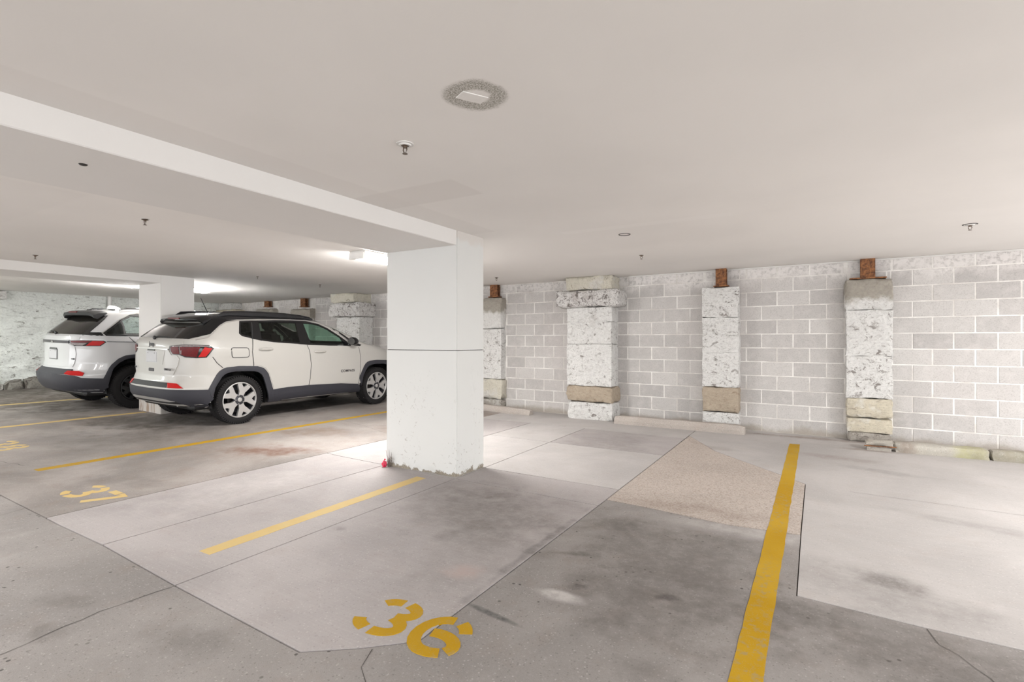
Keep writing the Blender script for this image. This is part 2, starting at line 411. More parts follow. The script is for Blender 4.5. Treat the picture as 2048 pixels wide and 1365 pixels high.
def stone_mat(name, paint, bare, dark, cover=0.5, crev=0.62, streak=1.0, bump=0.9, grime_top=None, scale=11):
    t = MT(name)
    v = t.mapped((1, 1, streak))
    n1 = t.noise(scale, 6, 0.68, 0.9, v); n2 = t.noise(scale * 3.4, 5, 0.7, 0.6, v); n3 = t.noise(3.2, 4, 0.6)
    col = t.mix(t.ramp(t.noise(26, 5, 0.7), 0.35, 0.65), tuple(c * 0.88 for c in paint), paint)
    col = t.mix(t.ramp(n3, cover, cover + 0.12), col, bare)
    patchy = t.ramp(t.noise(2.1, 3, 0.5), 0.38, 0.58, 0.45, 1.0)
    n4 = t.noise(scale * 1.9, 5, 0.75, 1.6, t.mapped((1.0, 1.0, 1.8)))
    band = t.ramp(t.math('ABSOLUTE', t.math('SUBTRACT', n4, 0.5)), 0.006, 0.022, 1, 0)
    col = t.mix(t.math('MULTIPLY', t.math('MULTIPLY', band, t.ramp(n1, 0.46, 0.60)), t.math('MULTIPLY', patchy, 0.8)), col, dark)
    col = t.mix(t.math('MULTIPLY', t.ramp(n1, crev - 0.03, crev + 0.03), t.math('MULTIPLY', patchy, 0.85)), col, dark)
    col = t.mix(t.math('MULTIPLY', t.ramp(n2, crev - 0.05, crev + 0.03), t.math('MULTIPLY', patchy, 0.6)), col, dark)
    if grime_top is not None:
        x, y, z = t.sep()
        g = t.ramp(t.math('ADD', z, t.math('MULTIPLY', t.math('SUBTRACT', t.noise(7, 4), 0.5), 0.3)), grime_top - 0.06, grime_top + 0.03)
        col = t.mix(t.math('MULTIPLY', g, 0.85), col, t.mix(t.noise(30, 4), (0.20, 0.175, 0.15), (0.42, 0.38, 0.31)))
    h = t.math('ADD', n1, t.math('MULTIPLY', n2, 0.6))
    return t.done(col, 0.9, t.bump(h, bump, 0.02), spec=0.2)
WHITE = (0.72, 0.71, 0.69)
M['painted_stone'] = stone_mat('painted_stone', WHITE, (0.58, 0.56, 0.54), (0.17, 0.145, 0.13), 0.60, 0.605, 1.4)
M['grimy_stone'] = stone_mat('grimy_stone', WHITE, (0.60, 0.58, 0.57), (0.20, 0.17, 0.15), 0.60, 0.63, 1.4, grime_top=1.88)
M['speckled_stone'] = stone_mat('speckled_stone', (0.68, 0.66, 0.64), (0.52, 0.49, 0.47), (0.14, 0.12, 0.11), 0.55, 0.57, 1.0, scale=16)
M['tan_stone'] = stone_mat('tan_stone', (0.46, 0.385, 0.30), (0.56, 0.52, 0.46), (0.22, 0.15, 0.10), 0.56, 0.64, 2.2)
M['cream_stone'] = stone_mat('cream_stone', (0.66, 0.60, 0.48), (0.70, 0.67, 0.60), (0.22, 0.17, 0.13), 0.5, 0.63, 3.0)
M['ochre_stone'] = stone_mat('ochre_stone', (0.62, 0.585, 0.50), (0.60, 0.58, 0.54), (0.24, 0.20, 0.15), 0.52, 0.64, 1.0)
M['grey_stone'] = stone_mat('grey_stone', (0.40, 0.37, 0.33), (0.52, 0.50, 0.47), (0.10, 0.08, 0.07), 0.5, 0.6, 1.5)
M['boulder'] = stone_mat('boulder', (0.30, 0.28, 0.25), (0.46, 0.44, 0.41), (0.08, 0.07, 0.06), 0.5, 0.6, 1.2)
M['rubble_paint'] = stone_mat('rubble_paint', (0.74, 0.76, 0.73), (0.70, 0.70, 0.64), (0.15, 0.14, 0.12), 0.62, 0.615, 2.6, bump=1.0, scale=4.5)
M['wheel_stop'] = concrete('wheel_stop_concrete', (0.42, 0.375, 0.34), 0.45, 0.3, 0.15, bumpk=0.5, stains_and_shade=())
M['mossy_stop'] = concrete('mossy_stop_concrete', (0.42, 0.395, 0.35), 0.5, 0.3, 0.3, bumpk=0.6, stains_and_shade=[(1.50, 7.6, 0.14, 0.3, 0, (0.40, 0.385, 0.18), 0.6), (1.95, 7.6, 0.40, 0.5, 0, (0.22, 0.20, 0.14), 0.7), (0.92, 7.6, 0.12, 0.3, 0, (0.20, 0.15, 0.12), 0.6), (1.3, 7.5, 0.9, 0.05, 0, (0.2, 0.18, 0.13), 0.4)])

def rust():
    t = MT('rust')
    col = t.mix(t.ramp(t.noise(22, 5, 0.7), 0.35, 0.65), (0.085, 0.035, 0.02), (0.30, 0.13, 0.05))
    col = t.mix(t.ramp(t.noise(48, 4, 0.7), 0.66, 0.7), col, (0.6, 0.56, 0.5))
    return t.done(col, 0.9, t.bump(t.noise(60, 4), 0.6, 0.004))
M['rust'] = rust()
def line_paint():
    t = MT('yellow_line_paint')
    col = t.mix(t.ramp(t.noise(1.1, 4), 0.35, 0.65), (0.40, 0.228, 0.006), (0.46, 0.285, 0.022))
    x, y, z = t.sep()
    m = t.math('MULTIPLY', t.ramp(t.noise(22, 5, 0.72), 0.50, 0.62), t.ramp(t.noise(1.5, 3), 0.35, 0.6))
    col = t.mix(t.math('MULTIPLY', m, 0.7), col, (0.30, 0.24, 0.13))
    col = t.mix(t.math('MULTIPLY', t.ramp(t.noise(120, 3), 0.6, 0.7), 0.4), col, (0.35, 0.27, 0.14))
    return t.done(col, 0.75, t.bump(t.noise(70, 4), 0.4, 0.003), spec=0.15)
M['line'] = line_paint()
def pale_line():
    t = MT('worn_yellow_line_paint')
    col = t.mix(t.ramp(t.noise(3, 4), 0.35, 0.65), (0.56, 0.39, 0.14), (0.56, 0.42, 0.18))
    col = t.mix(t.math('MULTIPLY', t.ramp(t.noise(45, 5, 0.72), 0.58, 0.68), 0.55), col, (0.42, 0.36, 0.28))
    return t.done(col, 0.7, t.bump(t.noise(70, 4), 0.3, 0.003))
M['pale_line'] = pale_line()

def two_sided(name, col, rough=0.25, coat=0.6, inner=(0.02, 0.02, 0.022), spec=None):
    t = MT(name)
    bf = t.node('ShaderNodeNewGeometry').outputs['Backfacing']
    c = t.mix(t.noise(2, 2), tuple(q * 0.985 for q in col), col)
    return t.done(t.mix(bf, c, inner), rough, None, 0.0, spec, coat)
M['car_white'] = two_sided('pearl_white_car_paint', (0.43, 0.415, 0.39), 0.36, 0.35)
M['suv_white'] = two_sided('bright_white_car_paint', (0.50, 0.50, 0.505), 0.34, 0.8)
M['car_black'] = two_sided('gloss_black_car_paint', (0.012, 0.012, 0.014), 0.22, 0.3)
M['cladding'] = plain('grey_black_plastic_cladding', (0.026, 0.026, 0.034), 0.6, var=0.1, spec=0.5)
M['black_plastic'] = plain('black_plastic', (0.008, 0.008, 0.009), 0.55)
M['gloss_black'] = plain('gloss_black_trim', (0.006, 0.006, 0.007), 0.15, coat=0.2)
M['seam'] = plain('panel_seam', (0.03, 0.03, 0.03), 0.9)
M['dark_glass'] = plain('privacy_glass', (0.014, 0.012, 0.010), 0.08, spec=0.4)
M['rubber'] = plain('tyre_rubber', (0.013, 0.012, 0.0125), 0.8, var=0.2, spec=0.25, bump=0.2)
M['alloy'] = plain('machined_alloy', (0.52, 0.51, 0.50), 0.38, 0.6, var=0.04)
M['dark_alloy'] = plain('dark_alloy', (0.055, 0.055, 0.065), 0.35, 0.6)
M['chrome'] = plain('chrome', (0.52, 0.51, 0.50), 0.32, 0.9, var=0.03)
M['satin_silver'] = plain('satin_silver', (0.42, 0.405, 0.39), 0.45, 0.5)
M['plate_white'] = plain('plate_white', (0.50, 0.50, 0.51), 0.6)
M['red_lens'] = plain('red_lens', (0.42, 0.010, 0.010), 0.3, spec=0.25, var=0.15, scale=60)
M['deep_red_lens'] = plain('deep_red_lens', (0.11, 0.004, 0.006), 0.3, spec=0.25, var=0.6, scale=50)
M['pale_lens'] = plain('pale_lens', (0.24, 0.21, 0.21), 0.3, spec=0.3, var=0.7, scale=45)
M['seat_cloth'] = plain('dark_seat_cloth', (0.02, 0.019, 0.018), 0.85)
M['emblem'] = plain('dark_emblem', (0.05, 0.045, 0.05), 0.35, 0.5)
def tint(name, col, gl=0.06):
    m = bpy.data.materials.new(name); m.use_nodes = True
    N = m.node_tree.nodes; L = m.node_tree.links
    N.remove(N['Principled BSDF'])
    a = N.new('ShaderNodeBsdfTransparent'); a.inputs[0].default_value = (*col, 1)
    b = N.new('ShaderNodeBsdfGlossy'); b.inputs[0].default_value = (0.9, 0.95, 0.93, 1); b.inputs['Roughness'].default_value = 0.03
    fr = N.new('ShaderNodeLayerWeight'); fr.inputs[0].default_value = 0.5
    pw = N.new('ShaderNodeMath'); pw.operation = 'POWER'; L.new(fr.outputs['Facing'], pw.inputs[0]); pw.inputs[1].default_value = 4.0
    ma = N.new('ShaderNodeMath'); ma.operation = 'MULTIPLY_ADD'; L.new(pw.outputs[0], ma.inputs[0]); ma.inputs[1].default_value = 0.6; ma.inputs[2].default_value = 0.04
    x = N.new('ShaderNodeMixShader'); L.new(ma.outputs[0], x.inputs[0]); L.new(a.outputs[0], x.inputs[1]); L.new(b.outputs[0], x.inputs[2])
    L.new(x.outputs[0], N['Material Output'].inputs[0])
    return m
M['green_glass'] = tint('green_tinted_glass', (0.60, 0.80, 0.70))
M['smoke_glass'] = tint('smoked_glass', (0.24, 0.24, 0.22))
M['pale_glass'] = tint('pale_glass', (0.72, 0.80, 0.78))
M['lamp_white'] = plain('white_lamp_housing', (0.78, 0.77, 0.75), 0.5)
M['bronze'] = plain('bronze_sprinkler', (0.12, 0.085, 0.06), 0.4, 0.7, var=0.25)
M['white_metal'] = plain('white_painted_metal', (0.66, 0.645, 0.625), 0.5)
M['dark_metal'] = plain('dark_metal_ring', (0.035, 0.03, 0.028), 0.5, 0.4)
M['plate_paint'] = plain('cover_plate_paint', (0.78, 0.76, 0.735), 0.7)
M['red_foil'] = plain('red_foil', (0.62, 0.02, 0.07), 0.3, coat=0.4)
M['twig'] = plain('dry_twig', (0.14, 0.12, 0.10), 0.9)
def glow(name, k):
    m = bpy.data.materials.new(name); m.use_nodes = True
    b = m.node_tree.nodes['Principled BSDF']
    b.inputs['Base Color'].default_value = (0.9, 0.9, 0.9, 1)
    b.inputs['Emission Color'].default_value = (1.0, 0.985, 0.96, 1); b.inputs['Emission Strength'].default_value = k
    return m
M['diffuser'] = glow('lit_lamp_diffuser', FIXTURE_GLOW)

# ------------------------------------------------------------------ floor: a dark bed and the cast slabs on it
def slab_mesh(poly, top, inset, depth=0.02, name='concrete_slab', mat=None, parent=None):
    bm = bmesh.new()
    f = bm.faces.new([bm.verts.new((x, y, 0)) for x, y in poly])
    f.normal_update()
    if f.normal.z < 0: f.normal_flip()
    if inset:
        bmesh.ops.inset_region(bm, faces=[f], thickness=inset, use_even_offset=True, use_boundary=True)
        inner = max(bm.faces, key=lambda q: q.calc_area())
        bmesh.ops.delete(bm, geom=[q for q in bm.faces if q is not inner], context='FACES')
    bmesh.ops.bisect_plane(bm, geom=bm.verts[:] + bm.edges[:] + bm.faces[:], dist=1e-6, plane_co=(FX, 0, 0), plane_no=(1, 0, 0))
    r = bmesh.ops.extrude_face_region(bm, geom=bm.faces[:])
    newv = [q for q in r['geom'] if isinstance(q, bmesh.types.BMVert)]
    ns = set(newv)
    for v in bm.verts:
        z = fz(v.co.x) + top
        v.co.z = z if v in ns else z - depth
    return fin(bm, name, mat, parent)
floor = slab_mesh([(-16.2, -7), (7, -7), (7, 9.6), (-16.2, 9.6)], -0.012, 0, 0.12, 'floor', M['joint_dirt'])
tag(floor, 'grey concrete garage floor cast in slabs with dark joints', 'floor', kind='structure')
SLABS = [
    ('rough_concrete', [(-16.2, -7), (7, -7), (7, 2.9), (.412, 3.03), (-.087, 3.07), (-.09, 4.037), (-.555, 3.995), (-1.136, 4.077), (-1.51, 4.11), (-1.515, 1.754), (-1.7, 1.585), (-1.9, 1.436), (-3, 1.48), (-4, 1.535), (-4.95, 1.545), (-16.2, 1.56)]),
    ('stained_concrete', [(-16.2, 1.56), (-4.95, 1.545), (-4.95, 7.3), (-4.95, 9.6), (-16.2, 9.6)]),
    ('smooth_concrete', [(-4.95, 1.545), (-4, 1.535), (-3.965, 4.05), (-4.95, 4.11)]),
    ('smooth_concrete', [(-4.95, 4.11), (-3.965, 4.05), (-3.96, 7.3), (-4.95, 7.3)]),
    ('smooth_concrete', [(-4, 1.535), (-3, 1.48), (-2.99, 3.99), (-3.965, 4.05)]),
    ('light_concrete', [(-3.965, 4.05), (-2.99, 3.99), (-2.985, 4.49), (-3.0, 6.05), (-3.96, 6.1)]),
    ('light_concrete', [(-3.96, 6.1), (-3.0, 6.05), (-3.01, 7.25), (-3.96, 7.3)]),
    ('smooth_concrete', [(-3, 1.48), (-1.9, 1.436), (-1.7, 1.585), (-1.515, 1.754), (-1.512, 3.925), (-2.99, 3.99)]),
    ('smooth_concrete', [(-2.99, 3.99), (-1.512, 3.925), (-1.512, 4.11), (-1.514, 4.44), (-2.985, 4.49)]),
    ('light_concrete', [(-2.985, 4.49), (-1.514, 4.44), (-1.52, 6.02), (-3.0, 6.05)]),
    ('smooth_concrete', [(-3.0, 6.05), (-1.52, 6.02), (-1.53, 7.22), (-3.01, 7.25)]),
    ('light_concrete', [(-4.95, 7.3), (-3.96, 7.3), (-3.01, 7.25), (-1.53, 7.22), (-1.53, 9.6), (-4.95, 9.6)]),
    ('aggregate_concrete', [(-1.512, 4.11), (-1.136, 4.077), (-.555, 3.995), (-.09, 4.037), (-.086, 5.486), (-.306, 5.747), (-1.042, 6.567), (-1.526, 7.45), (-1.514, 4.44)]),
    ('light_concrete', [(-.086, 5.486), (-.09, 4.037), (-.087, 3.07), (.412, 3.03), (7, 2.9), (7, 9.6), (-1.53, 9.6), (-1.53, 7.45), (-1.042, 6.567), (-.306, 5.747)]),
]
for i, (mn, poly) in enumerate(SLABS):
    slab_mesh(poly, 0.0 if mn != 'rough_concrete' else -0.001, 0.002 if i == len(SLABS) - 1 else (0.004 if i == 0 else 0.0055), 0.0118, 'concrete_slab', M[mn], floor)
def ribbon(bm, pts, wd, lift, jitter=0.0, seed=0):
    rnd = random.Random(seed)
    P = []
    for (a, b) in zip(pts, pts[1:]):
        n = max(1, int(math.dist(a, b) / 0.07))
        for k in range(n): P.append((a[0] + (b[0] - a[0]) * k / n, a[1] + (b[1] - a[1]) * k / n))
    P.append(pts[-1])
    P = [(x + rnd.uniform(-jitter, jitter), y + rnd.uniform(-jitter, jitter)) for x, y in P]
    prev = None
    for i, p in enumerate(P):
        a = P[max(0, i - 1)]; b = P[min(len(P) - 1, i + 1)]
        d = Vector((b[0] - a[0], b[1] - a[1])).normalized()
        ww = wd * (0.6 + 0.8 * rnd.random()) if jitter else wd
        L = bm.verts.new((p[0] - d.y * ww / 2, p[1] + d.x * ww / 2, fz(p[0]) + lift)); Rr = bm.verts.new((p[0] + d.y * ww / 2, p[1] - d.x * ww / 2, fz(p[0]) + lift))
        if prev: bm.faces.new((prev[0], prev[1], Rr, L))
        prev = (L, Rr)
for i, pts in enumerate([[(-3.0, 1.47), (-3.03, 1.15), (-2.98, .78), (-3.05, .3)], [(-1.64, 1.6), (-1.6, 1.5), (-1.51, 1.44), (-1.45, 1.2)], [(.43, 3.01), (.47, 2.9), (.59, 2.7), (.66, 2.4)], [(-5.32, 1.53), (-5.28, 1.38), (-5.5, 1.2)], [(-6.6, 2.2), (-6.9, 2.0), (-7.4, 1.9)], [(.25, 5.4), (.8, 5.38), (1.36, 5.345), (2.2, 5.3)], [(-5.0, 5.3), (-5.9, 5.6), (-6.9, 5.8)]]):
    bm = bmesh.new(); ribbon(bm, pts, 0.0038 if i < 5 else 0.003, 0.0008, 0.010, i)
    fin(bm, 'crack', M['crack_dark'], floor)

# ------------------------------------------------------------------ ceiling, beams
ceiling = box('ceiling', M['ceiling_paint'], -16.2, 7, -7, 9.6, CZ, CZ + 0.15)
tag(ceiling, 'flat off-white painted garage ceiling with repaired patches', 'ceiling', kind='structure')
beam = box('ceiling_beam', M['beam_paint'], -3.945, -3.012, -7, 4.045, 2.258, CZ + 0.01, 0.006)
tag(beam, 'wide shallow white ceiling beam running to the front column', 'beam', kind='structure')
beam = box('ceiling_beam', M['beam_paint'], -10.2, -9.262, -7, 4.36, 2.27, CZ + 0.01, 0.006)
tag(beam, 'white ceiling beam running to the rear column between the cars', 'beam', kind='structure')
trim = box('trim_1', M['white_metal'], -2.7, 3.2, -0.03, 0.0, CZ - 0.018, CZ - 0.001, 0.003)
trim.location = (0, wy(0), 0); trim.rotation_euler = (0, 0, WA)
tag(trim, 'thin white bead along the joint of ceiling and block wall', 'trim', kind='structure')

# ------------------------------------------------------------------ block wall
wall = obj('wall_back', None)
bm = bmesh.new(); add_box(bm, -15.4, 5.2, 0.001, 0.25, -0.05, CZ + 0.02)
wall.location = (0, WY, 0); wall.rotation_euler = (0, 0, WA)
bpy.data.objects.remove(wall)
wall = fin(bm, 'wall_back', M['mortar'])
wall.location = (0, WY, 0); wall.rotation_euler = (0, 0, WA)
tag(wall, 'grey concrete block wall with pale mortar joints behind stone pilasters', 'wall', kind='structure')
BW, BH = 0.4067, 0.2032
cache = {}
def block_mesh(wd, ht):
    k = (round(wd, 2), round(ht, 2))
    if k not in cache:
        bm = bmesh.new(); add_box(bm, -k[0] / 2, k[0] / 2, -0.002, 0.03, -k[1] / 2, k[1] / 2)
        fr = [e for e in bm.edges if all(v.co.y < 0 for v in e.verts)]
        bmesh.ops.bevel(bm, geom=fr, offset=0.003, segments=1, affect='EDGES')
        bmesh.ops.recalc_face_normals(bm, faces=bm.faces)
        me = bpy.data.meshes.new('concrete_block'); bm.to_mesh(me); bm.free(); me.materials.append(M['block'])
        cache[k] = me
    return cache[k]
stuff = bmesh.new()
def lay(x0, x1, phase, k0=0, k1=12, real=True, mult=None):
    for k in range(k0, k1):
        z0, z1 = k * BH, min((k + 1) * BH, CZ)
        if z0 < fz((x0 + x1) / 2) - 0.1: continue
        ph = phase + (0.5 if k % 2 == 0 else 0.0)
        n0 = math.floor(x0 / BW - ph)
        for n in range(n0, n0 + int((x1 - x0) / BW) + 3):
            a, b = max(x0, (n + ph) * BW), min(x1, (n + 1 + ph) * BW)
            if b - a < 0.035: continue
            wd, ht = b - a - 0.012, z1 - z0 - 0.012
            cx, cz = (a + b) / 2, (z0 + z1) / 2
            if real:
                o = obj('concrete_block', block_mesh(wd, ht), wall)
                o.location = (cx, random.uniform(-0.0015, 0.0015), cz)
            else:
                add_box(stuff, cx - wd / 2, cx + wd / 2, -0.002, 0.03, cz - ht / 2, cz + ht / 2)
lay(0.84, 2.85, 0.10)
lay(-0.99, 0.36, 0.80)
lay(-2.90, -1.47, 0.30)
lay(-5.17, -3.66, 0.85)
lay(-8.92, -8.28, 0.80, 5)
lay(-10.98, -9.60, 0.55, 6)
lay(-12.55, -11.68, 0.55, 8)
lay(-14.2, -13.3, 0.55, 9)
lay(0.36, 0.84, 0.45, 10); lay(-1.47, -0.99, 0.15, 10); lay(-5.98, -5.17, 0.85, 10)
lay(2.85, 5.1, 0.10, real=False)
lay(-8.28, -5.98, 0.80, real=False)
lay(-8.92, -8.28, 0.80, 0, 5, real=False)
lay(-10.98, -9.60, 0.55, 0, 6, real=False); lay(-12.55, -11.68, 0.55, 0, 8, real=False); lay(-14.2, -13.3, 0.55, 0, 9, real=False)
tag(fin(stuff, 'concrete_blocks_out_of_sight', M['block'], wall), kind='stuff')

# ------------------------------------------------------------------ rubble wall on the left
bm = bmesh.new()
ny, nz = 150, 40
X0 = -15.05
rows = []
for j in range(nz + 1):
    row = []
    for i in range(ny + 1):
        y = -1.0 + 10.2 * i / ny; z = 0.0 + (CZ + 0.03) * j / nz
        p = Vector((0, y * 2.0, z * 4.6))
        c = noise.cell(p) if False else 0
        d = 0.045 * noise.fractal(p, 0.8, 2.0, 4) + 0.03 * abs(noise.noise(p * 1.7))
        row.append(bm.verts.new((X0 + d, y, z)))
    rows.append(row)
for j in range(nz):
    for i in range(ny):
        bm.faces.new((rows[j][i], rows[j][i + 1], rows[j + 1][i + 1], rows[j + 1][i]))
wl = fin(bm, 'wall_left', M['rubble_paint'], smooth=True, angle=60)
tag(wl, 'white painted rubble stone wall at the far left end', 'wall', kind='structure')
for i, (y0, y1, z1) in enumerate([(3.2, 3.94, .44), (3.97, 4.27, .47), (4.29, 4.78, .52), (4.80, 5.4, .40), (5.42, 6.0, .42)]):
    rough_box('stone', M['boulder'], X0 - .05, X0 + .16, y0, y1, .2, z1, 0.035, 0.09, 40 + i, wl, pull=1.2, freq=4)
pipe = tube('wall_pipe', M['white_metal'], [(-14.93, 5.88, .3), (-14.93, 5.88, 1.2), (-14.93, 5.88, CZ)], 0.042, 12)
tag(pipe, 'white vertical pipe on the rubble wall behind the far car', 'pipe')
rough_box('ledge_stone', M['painted_stone'], X0 - .1, X0 + .14, 3.3, 4.02, 2.2, 2.38, 0.02, 0.08, 61, wl)

# ------------------------------------------------------------------ concrete columns
def column(x0, x1, y0, y1, zb, seams, mat, label, lowmat=None):
    t = empty('concrete_column', ((x0 + x1) / 2, (y0 + y1) / 2, zb))
    zs = [zb] + seams + [CZ]
    for i, (a, b) in enumerate(zip(zs, zs[1:])):
        bm = bmesh.new()
        g = 0.0 if (i == 0 or i == 1) else 0.004
        add_box(bm, x0 + (0.003 if i == 2 else 0), x1 - (0.003 if i == 2 else 0), y0 + (0.003 if i == 2 else 0), y1, a + g, b - (0.0 if (b == CZ or i == 0) else 0.003))
        ed = [e for e in bm.edges if abs(e.verts[0].co.z - e.verts[1].co.z) > 0.05]
        bmesh.ops.bevel(bm, geom=ed, offset=0.008, segments=2, affect='EDGES')
        if i == 0 and lowmat is None:
            for ax, lo, hi in ((0, x0, x1), (1, y0, y1)): grid_cut(bm, ax, lo, hi, 0.035)
            for q in (0.012, 0.03, 0.055, 0.09, 0.16):
                bmesh.ops.bisect_plane(bm, geom=bm.verts[:] + bm.edges[:] + bm.faces[:], dist=1e-6, plane_co=(0, 0, zb + q), plane_no=(0, 0, 1))
            c = Vector(((x0 + x1) / 2, (y0 + y1) / 2, 0))
            for v in bm.verts:
                k = max(0.0, 1 - (v.co.z - zb) / 0.12)
                n = noise.noise(v.co * 14)
                d = (c - v.co); d.z = 0; d.normalize()
                v.co += d * max(0.0, n + 0.1) * 0.035 * k
        fin(bm, ['base_section', 'lower_section', 'upper_section'][i] if len(zs) > 3 else ['base_section', 'upper_section'][i], (lowmat if (lowmat and i == 0) else mat), t, smooth=True, angle=30)
    # thin dark core seen in the recessed joints
    box('joint_core', M['crack_dark'], x0 + .012, x1 - .012, y0 + .012, y1 - .012, zb + .05, CZ - .02, 0, t)
    for ch in t.children: ch.matrix_parent_inverse = Matrix.Translation(-t.location)
    tag(t, label, 'column')
    return t
column(-3.935, -3.005, 4.04, 4.512, 0.0, [0.58, 1.231], M['column_paint'], 'large white concrete column in the middle with a chipped base')
column(-9.98, -9.25, 4.352, 4.882, fz(-9.25) - 0.02, [0.42], M['beam_paint'], 'white concrete column standing behind the black-roofed car', M['stained_column_base'])

# ------------------------------------------------------------------ stone pilasters
def pilaster(label, stones, cx):
    t = empty('stone_pilaster', (cx, wy(cx), 0))
    for i, (m, x0, x1, yf, z0, z1, amp) in enumerate(stones):
        o = rough_box('stone', M[m], x0, x1, yf, wy((x0 + x1) / 2) + 0.012, z0, z1 + (0.010 if ('painted' in m and i + 1 < len(stones) and 'painted' in stones[i + 1][0]) else 0), amp, 0.045, i + int(abs(cx) * 10), t, pull=0.25 if 'painted' in m else 0.6)
        o.matrix_parent_inverse = Matrix.Translation(-t.location)
    tag(t, label, 'pilaster', 'stone pilasters along the block wall')
    return t
pilaster('broad white stone pilaster with projecting capital, right of the front column', [
    ('painted_stone', -3.665, -2.875, 8.09, 0.0, .29, .022), ('tan_stone', -3.70, -2.865, 8.07, .295, .56, .022), ('painted_stone', -3.69, -2.885, 8.10, .562, 1.255, .012),
    ('painted_stone', -3.685, -2.895, 8.10, 1.262, 1.63, .016), ('painted_stone', -3.69, -2.885, 8.11, 1.634, 1.883, .012), ('speckled_stone', -3.86, -2.735, 8.01, 1.888, 2.168, .024), ('ochre_stone', -3.70, -2.86, 8.05, 2.172, 2.398, .018)], -3.28)
pilaster('grey-stained stone pilaster partly hidden by the front column', [
    ('grey_stone', -6.0, -5.16, 8.34, 0.0, .20, .022), ('ochre_stone', -6.0, -5.15, 8.33, .205, .585, .022), ('painted_stone', -6.0, -5.17, 8.35, .59, 1.55, .012), ('grimy_stone', -6.0, -5.17, 8.34, 1.555, 2.146, .02)], -5.6)
pilaster('narrow white stone pilaster behind the long wheel stop', [
    ('painted_stone', -1.482, -.975, 8.16, 0.0, .257, .014), ('tan_stone', -1.486, -.972, 8.145, .262, .635, .016), ('painted_stone', -1.485, -.975, 8.16, .638, 1.14, .012), ('painted_stone', -1.485, -.975, 8.15, 1.143, 1.66, .015), ('painted_stone', -1.485, -.978, 8.145, 1.668, 2.115, .016)], -1.23)
pilaster('white stone pilaster with rust-stained top at the right', [
    ('grey_stone', .35, .845, 8.12, 0.0, .12, .02), ('cream_stone', .345, .84, 8.13, .125, .31, .012), ('cream_stone', .34, .845, 8.115, .316, .572, .016), ('painted_stone', .34, .842, 8.12, .576, 1.12, .013), ('painted_stone', .336, .845, 8.115, 1.124, 1.72, .016), ('grimy_stone', .336, .846, 8.11, 1.724, 2.12, .018)], .59)
pilaster('broad stone pilaster with capital in front of the black-roofed car', [
    ('painted_stone', -9.63, -8.88, 8.268, .1, .7, .014), ('painted_stone', -9.63, -8.885, 8.268, .704, 1.3, .014), ('painted_stone', -9.625, -8.88, 8.268, 1.304, 1.86, .012), ('speckled_stone', -9.81, -8.77, 8.18, 1.865, 2.187, .02), ('ochre_stone', -9.70, -8.93, 8.15, 2.19, 2.398, .016)], -9.25)
pilaster('broken-topped pilaster seen over the roof, nearer the capped one', [
    ('painted_stone', -11.70, -10.97, 8.55, .1, 1.8, .016), ('grimy_stone', -11.70, -10.97, 8.54, 1.80, 2.13, .035)], -11.3)
pilaster('broken-topped pilaster seen over the roof, nearer the far corner', [
    ('painted_stone', -13.28, -12.54, 8.62, .1, 1.8, .016), ('grimy_stone', -13.28, -12.54, 8.61, 1.80, 2.18, .035)], -12.9)
pilaster('corner pilaster with a low capital in the far left corner', [
    ('painted_stone', -15.0, -14.3, 8.62, .1, 1.9, .016), ('cream_stone', -15.05, -14.16, 8.52, 1.905, 2.20, .02), ('painted_stone', -14.95, -14.3, 8.56, 2.205, 2.398, .02)], -14.6)

def post(x, wd, z0, yf, label, plate=None):
    t = empty('steel_post', (x, yf, z0))
    f = 0.012; d = 0.10
    bm = bmesh.new()
    add_box(bm, -wd / 2, wd / 2, 0, f, 0.012, CZ - z0); add_box(bm, -wd / 2, wd / 2, d - f, d, 0.012, CZ - z0); add_box(bm, -f / 2, f / 2, f, d - f, 0.012, CZ - z0)
    fin(bm, 'flanged_stem', M['rust'], t)
    pw = plate or wd + 0.06
    bm = bmesh.new(); add_box(bm, -pw / 2, pw / 2, -0.02, d + 0.02, -0.004, 0.014, 0.002); fin(bm, 'base_plate', M['rust'], t)
    tag(t, label, 'post', 'rusted steel posts on the pilasters')
post(.58, .16, 2.140, 8.17, 'rusty steel post on the pilaster at the right', 0.40)
post(-1.225, .15, 2.135, 8.2, 'rusty steel post on the narrow pilaster behind the wheel stop')
post(-5.37, .17, 2.165, 8.40, 'rusty steel post on the pilaster beside the front column')
post(-11.29, .18, 2.18, 8.62, 'rusty steel post on the broken pilaster nearer the capped one')
post(-12.88, .18, 2.235, 8.68, 'rusty steel post on the broken pilaster nearer the far corner')

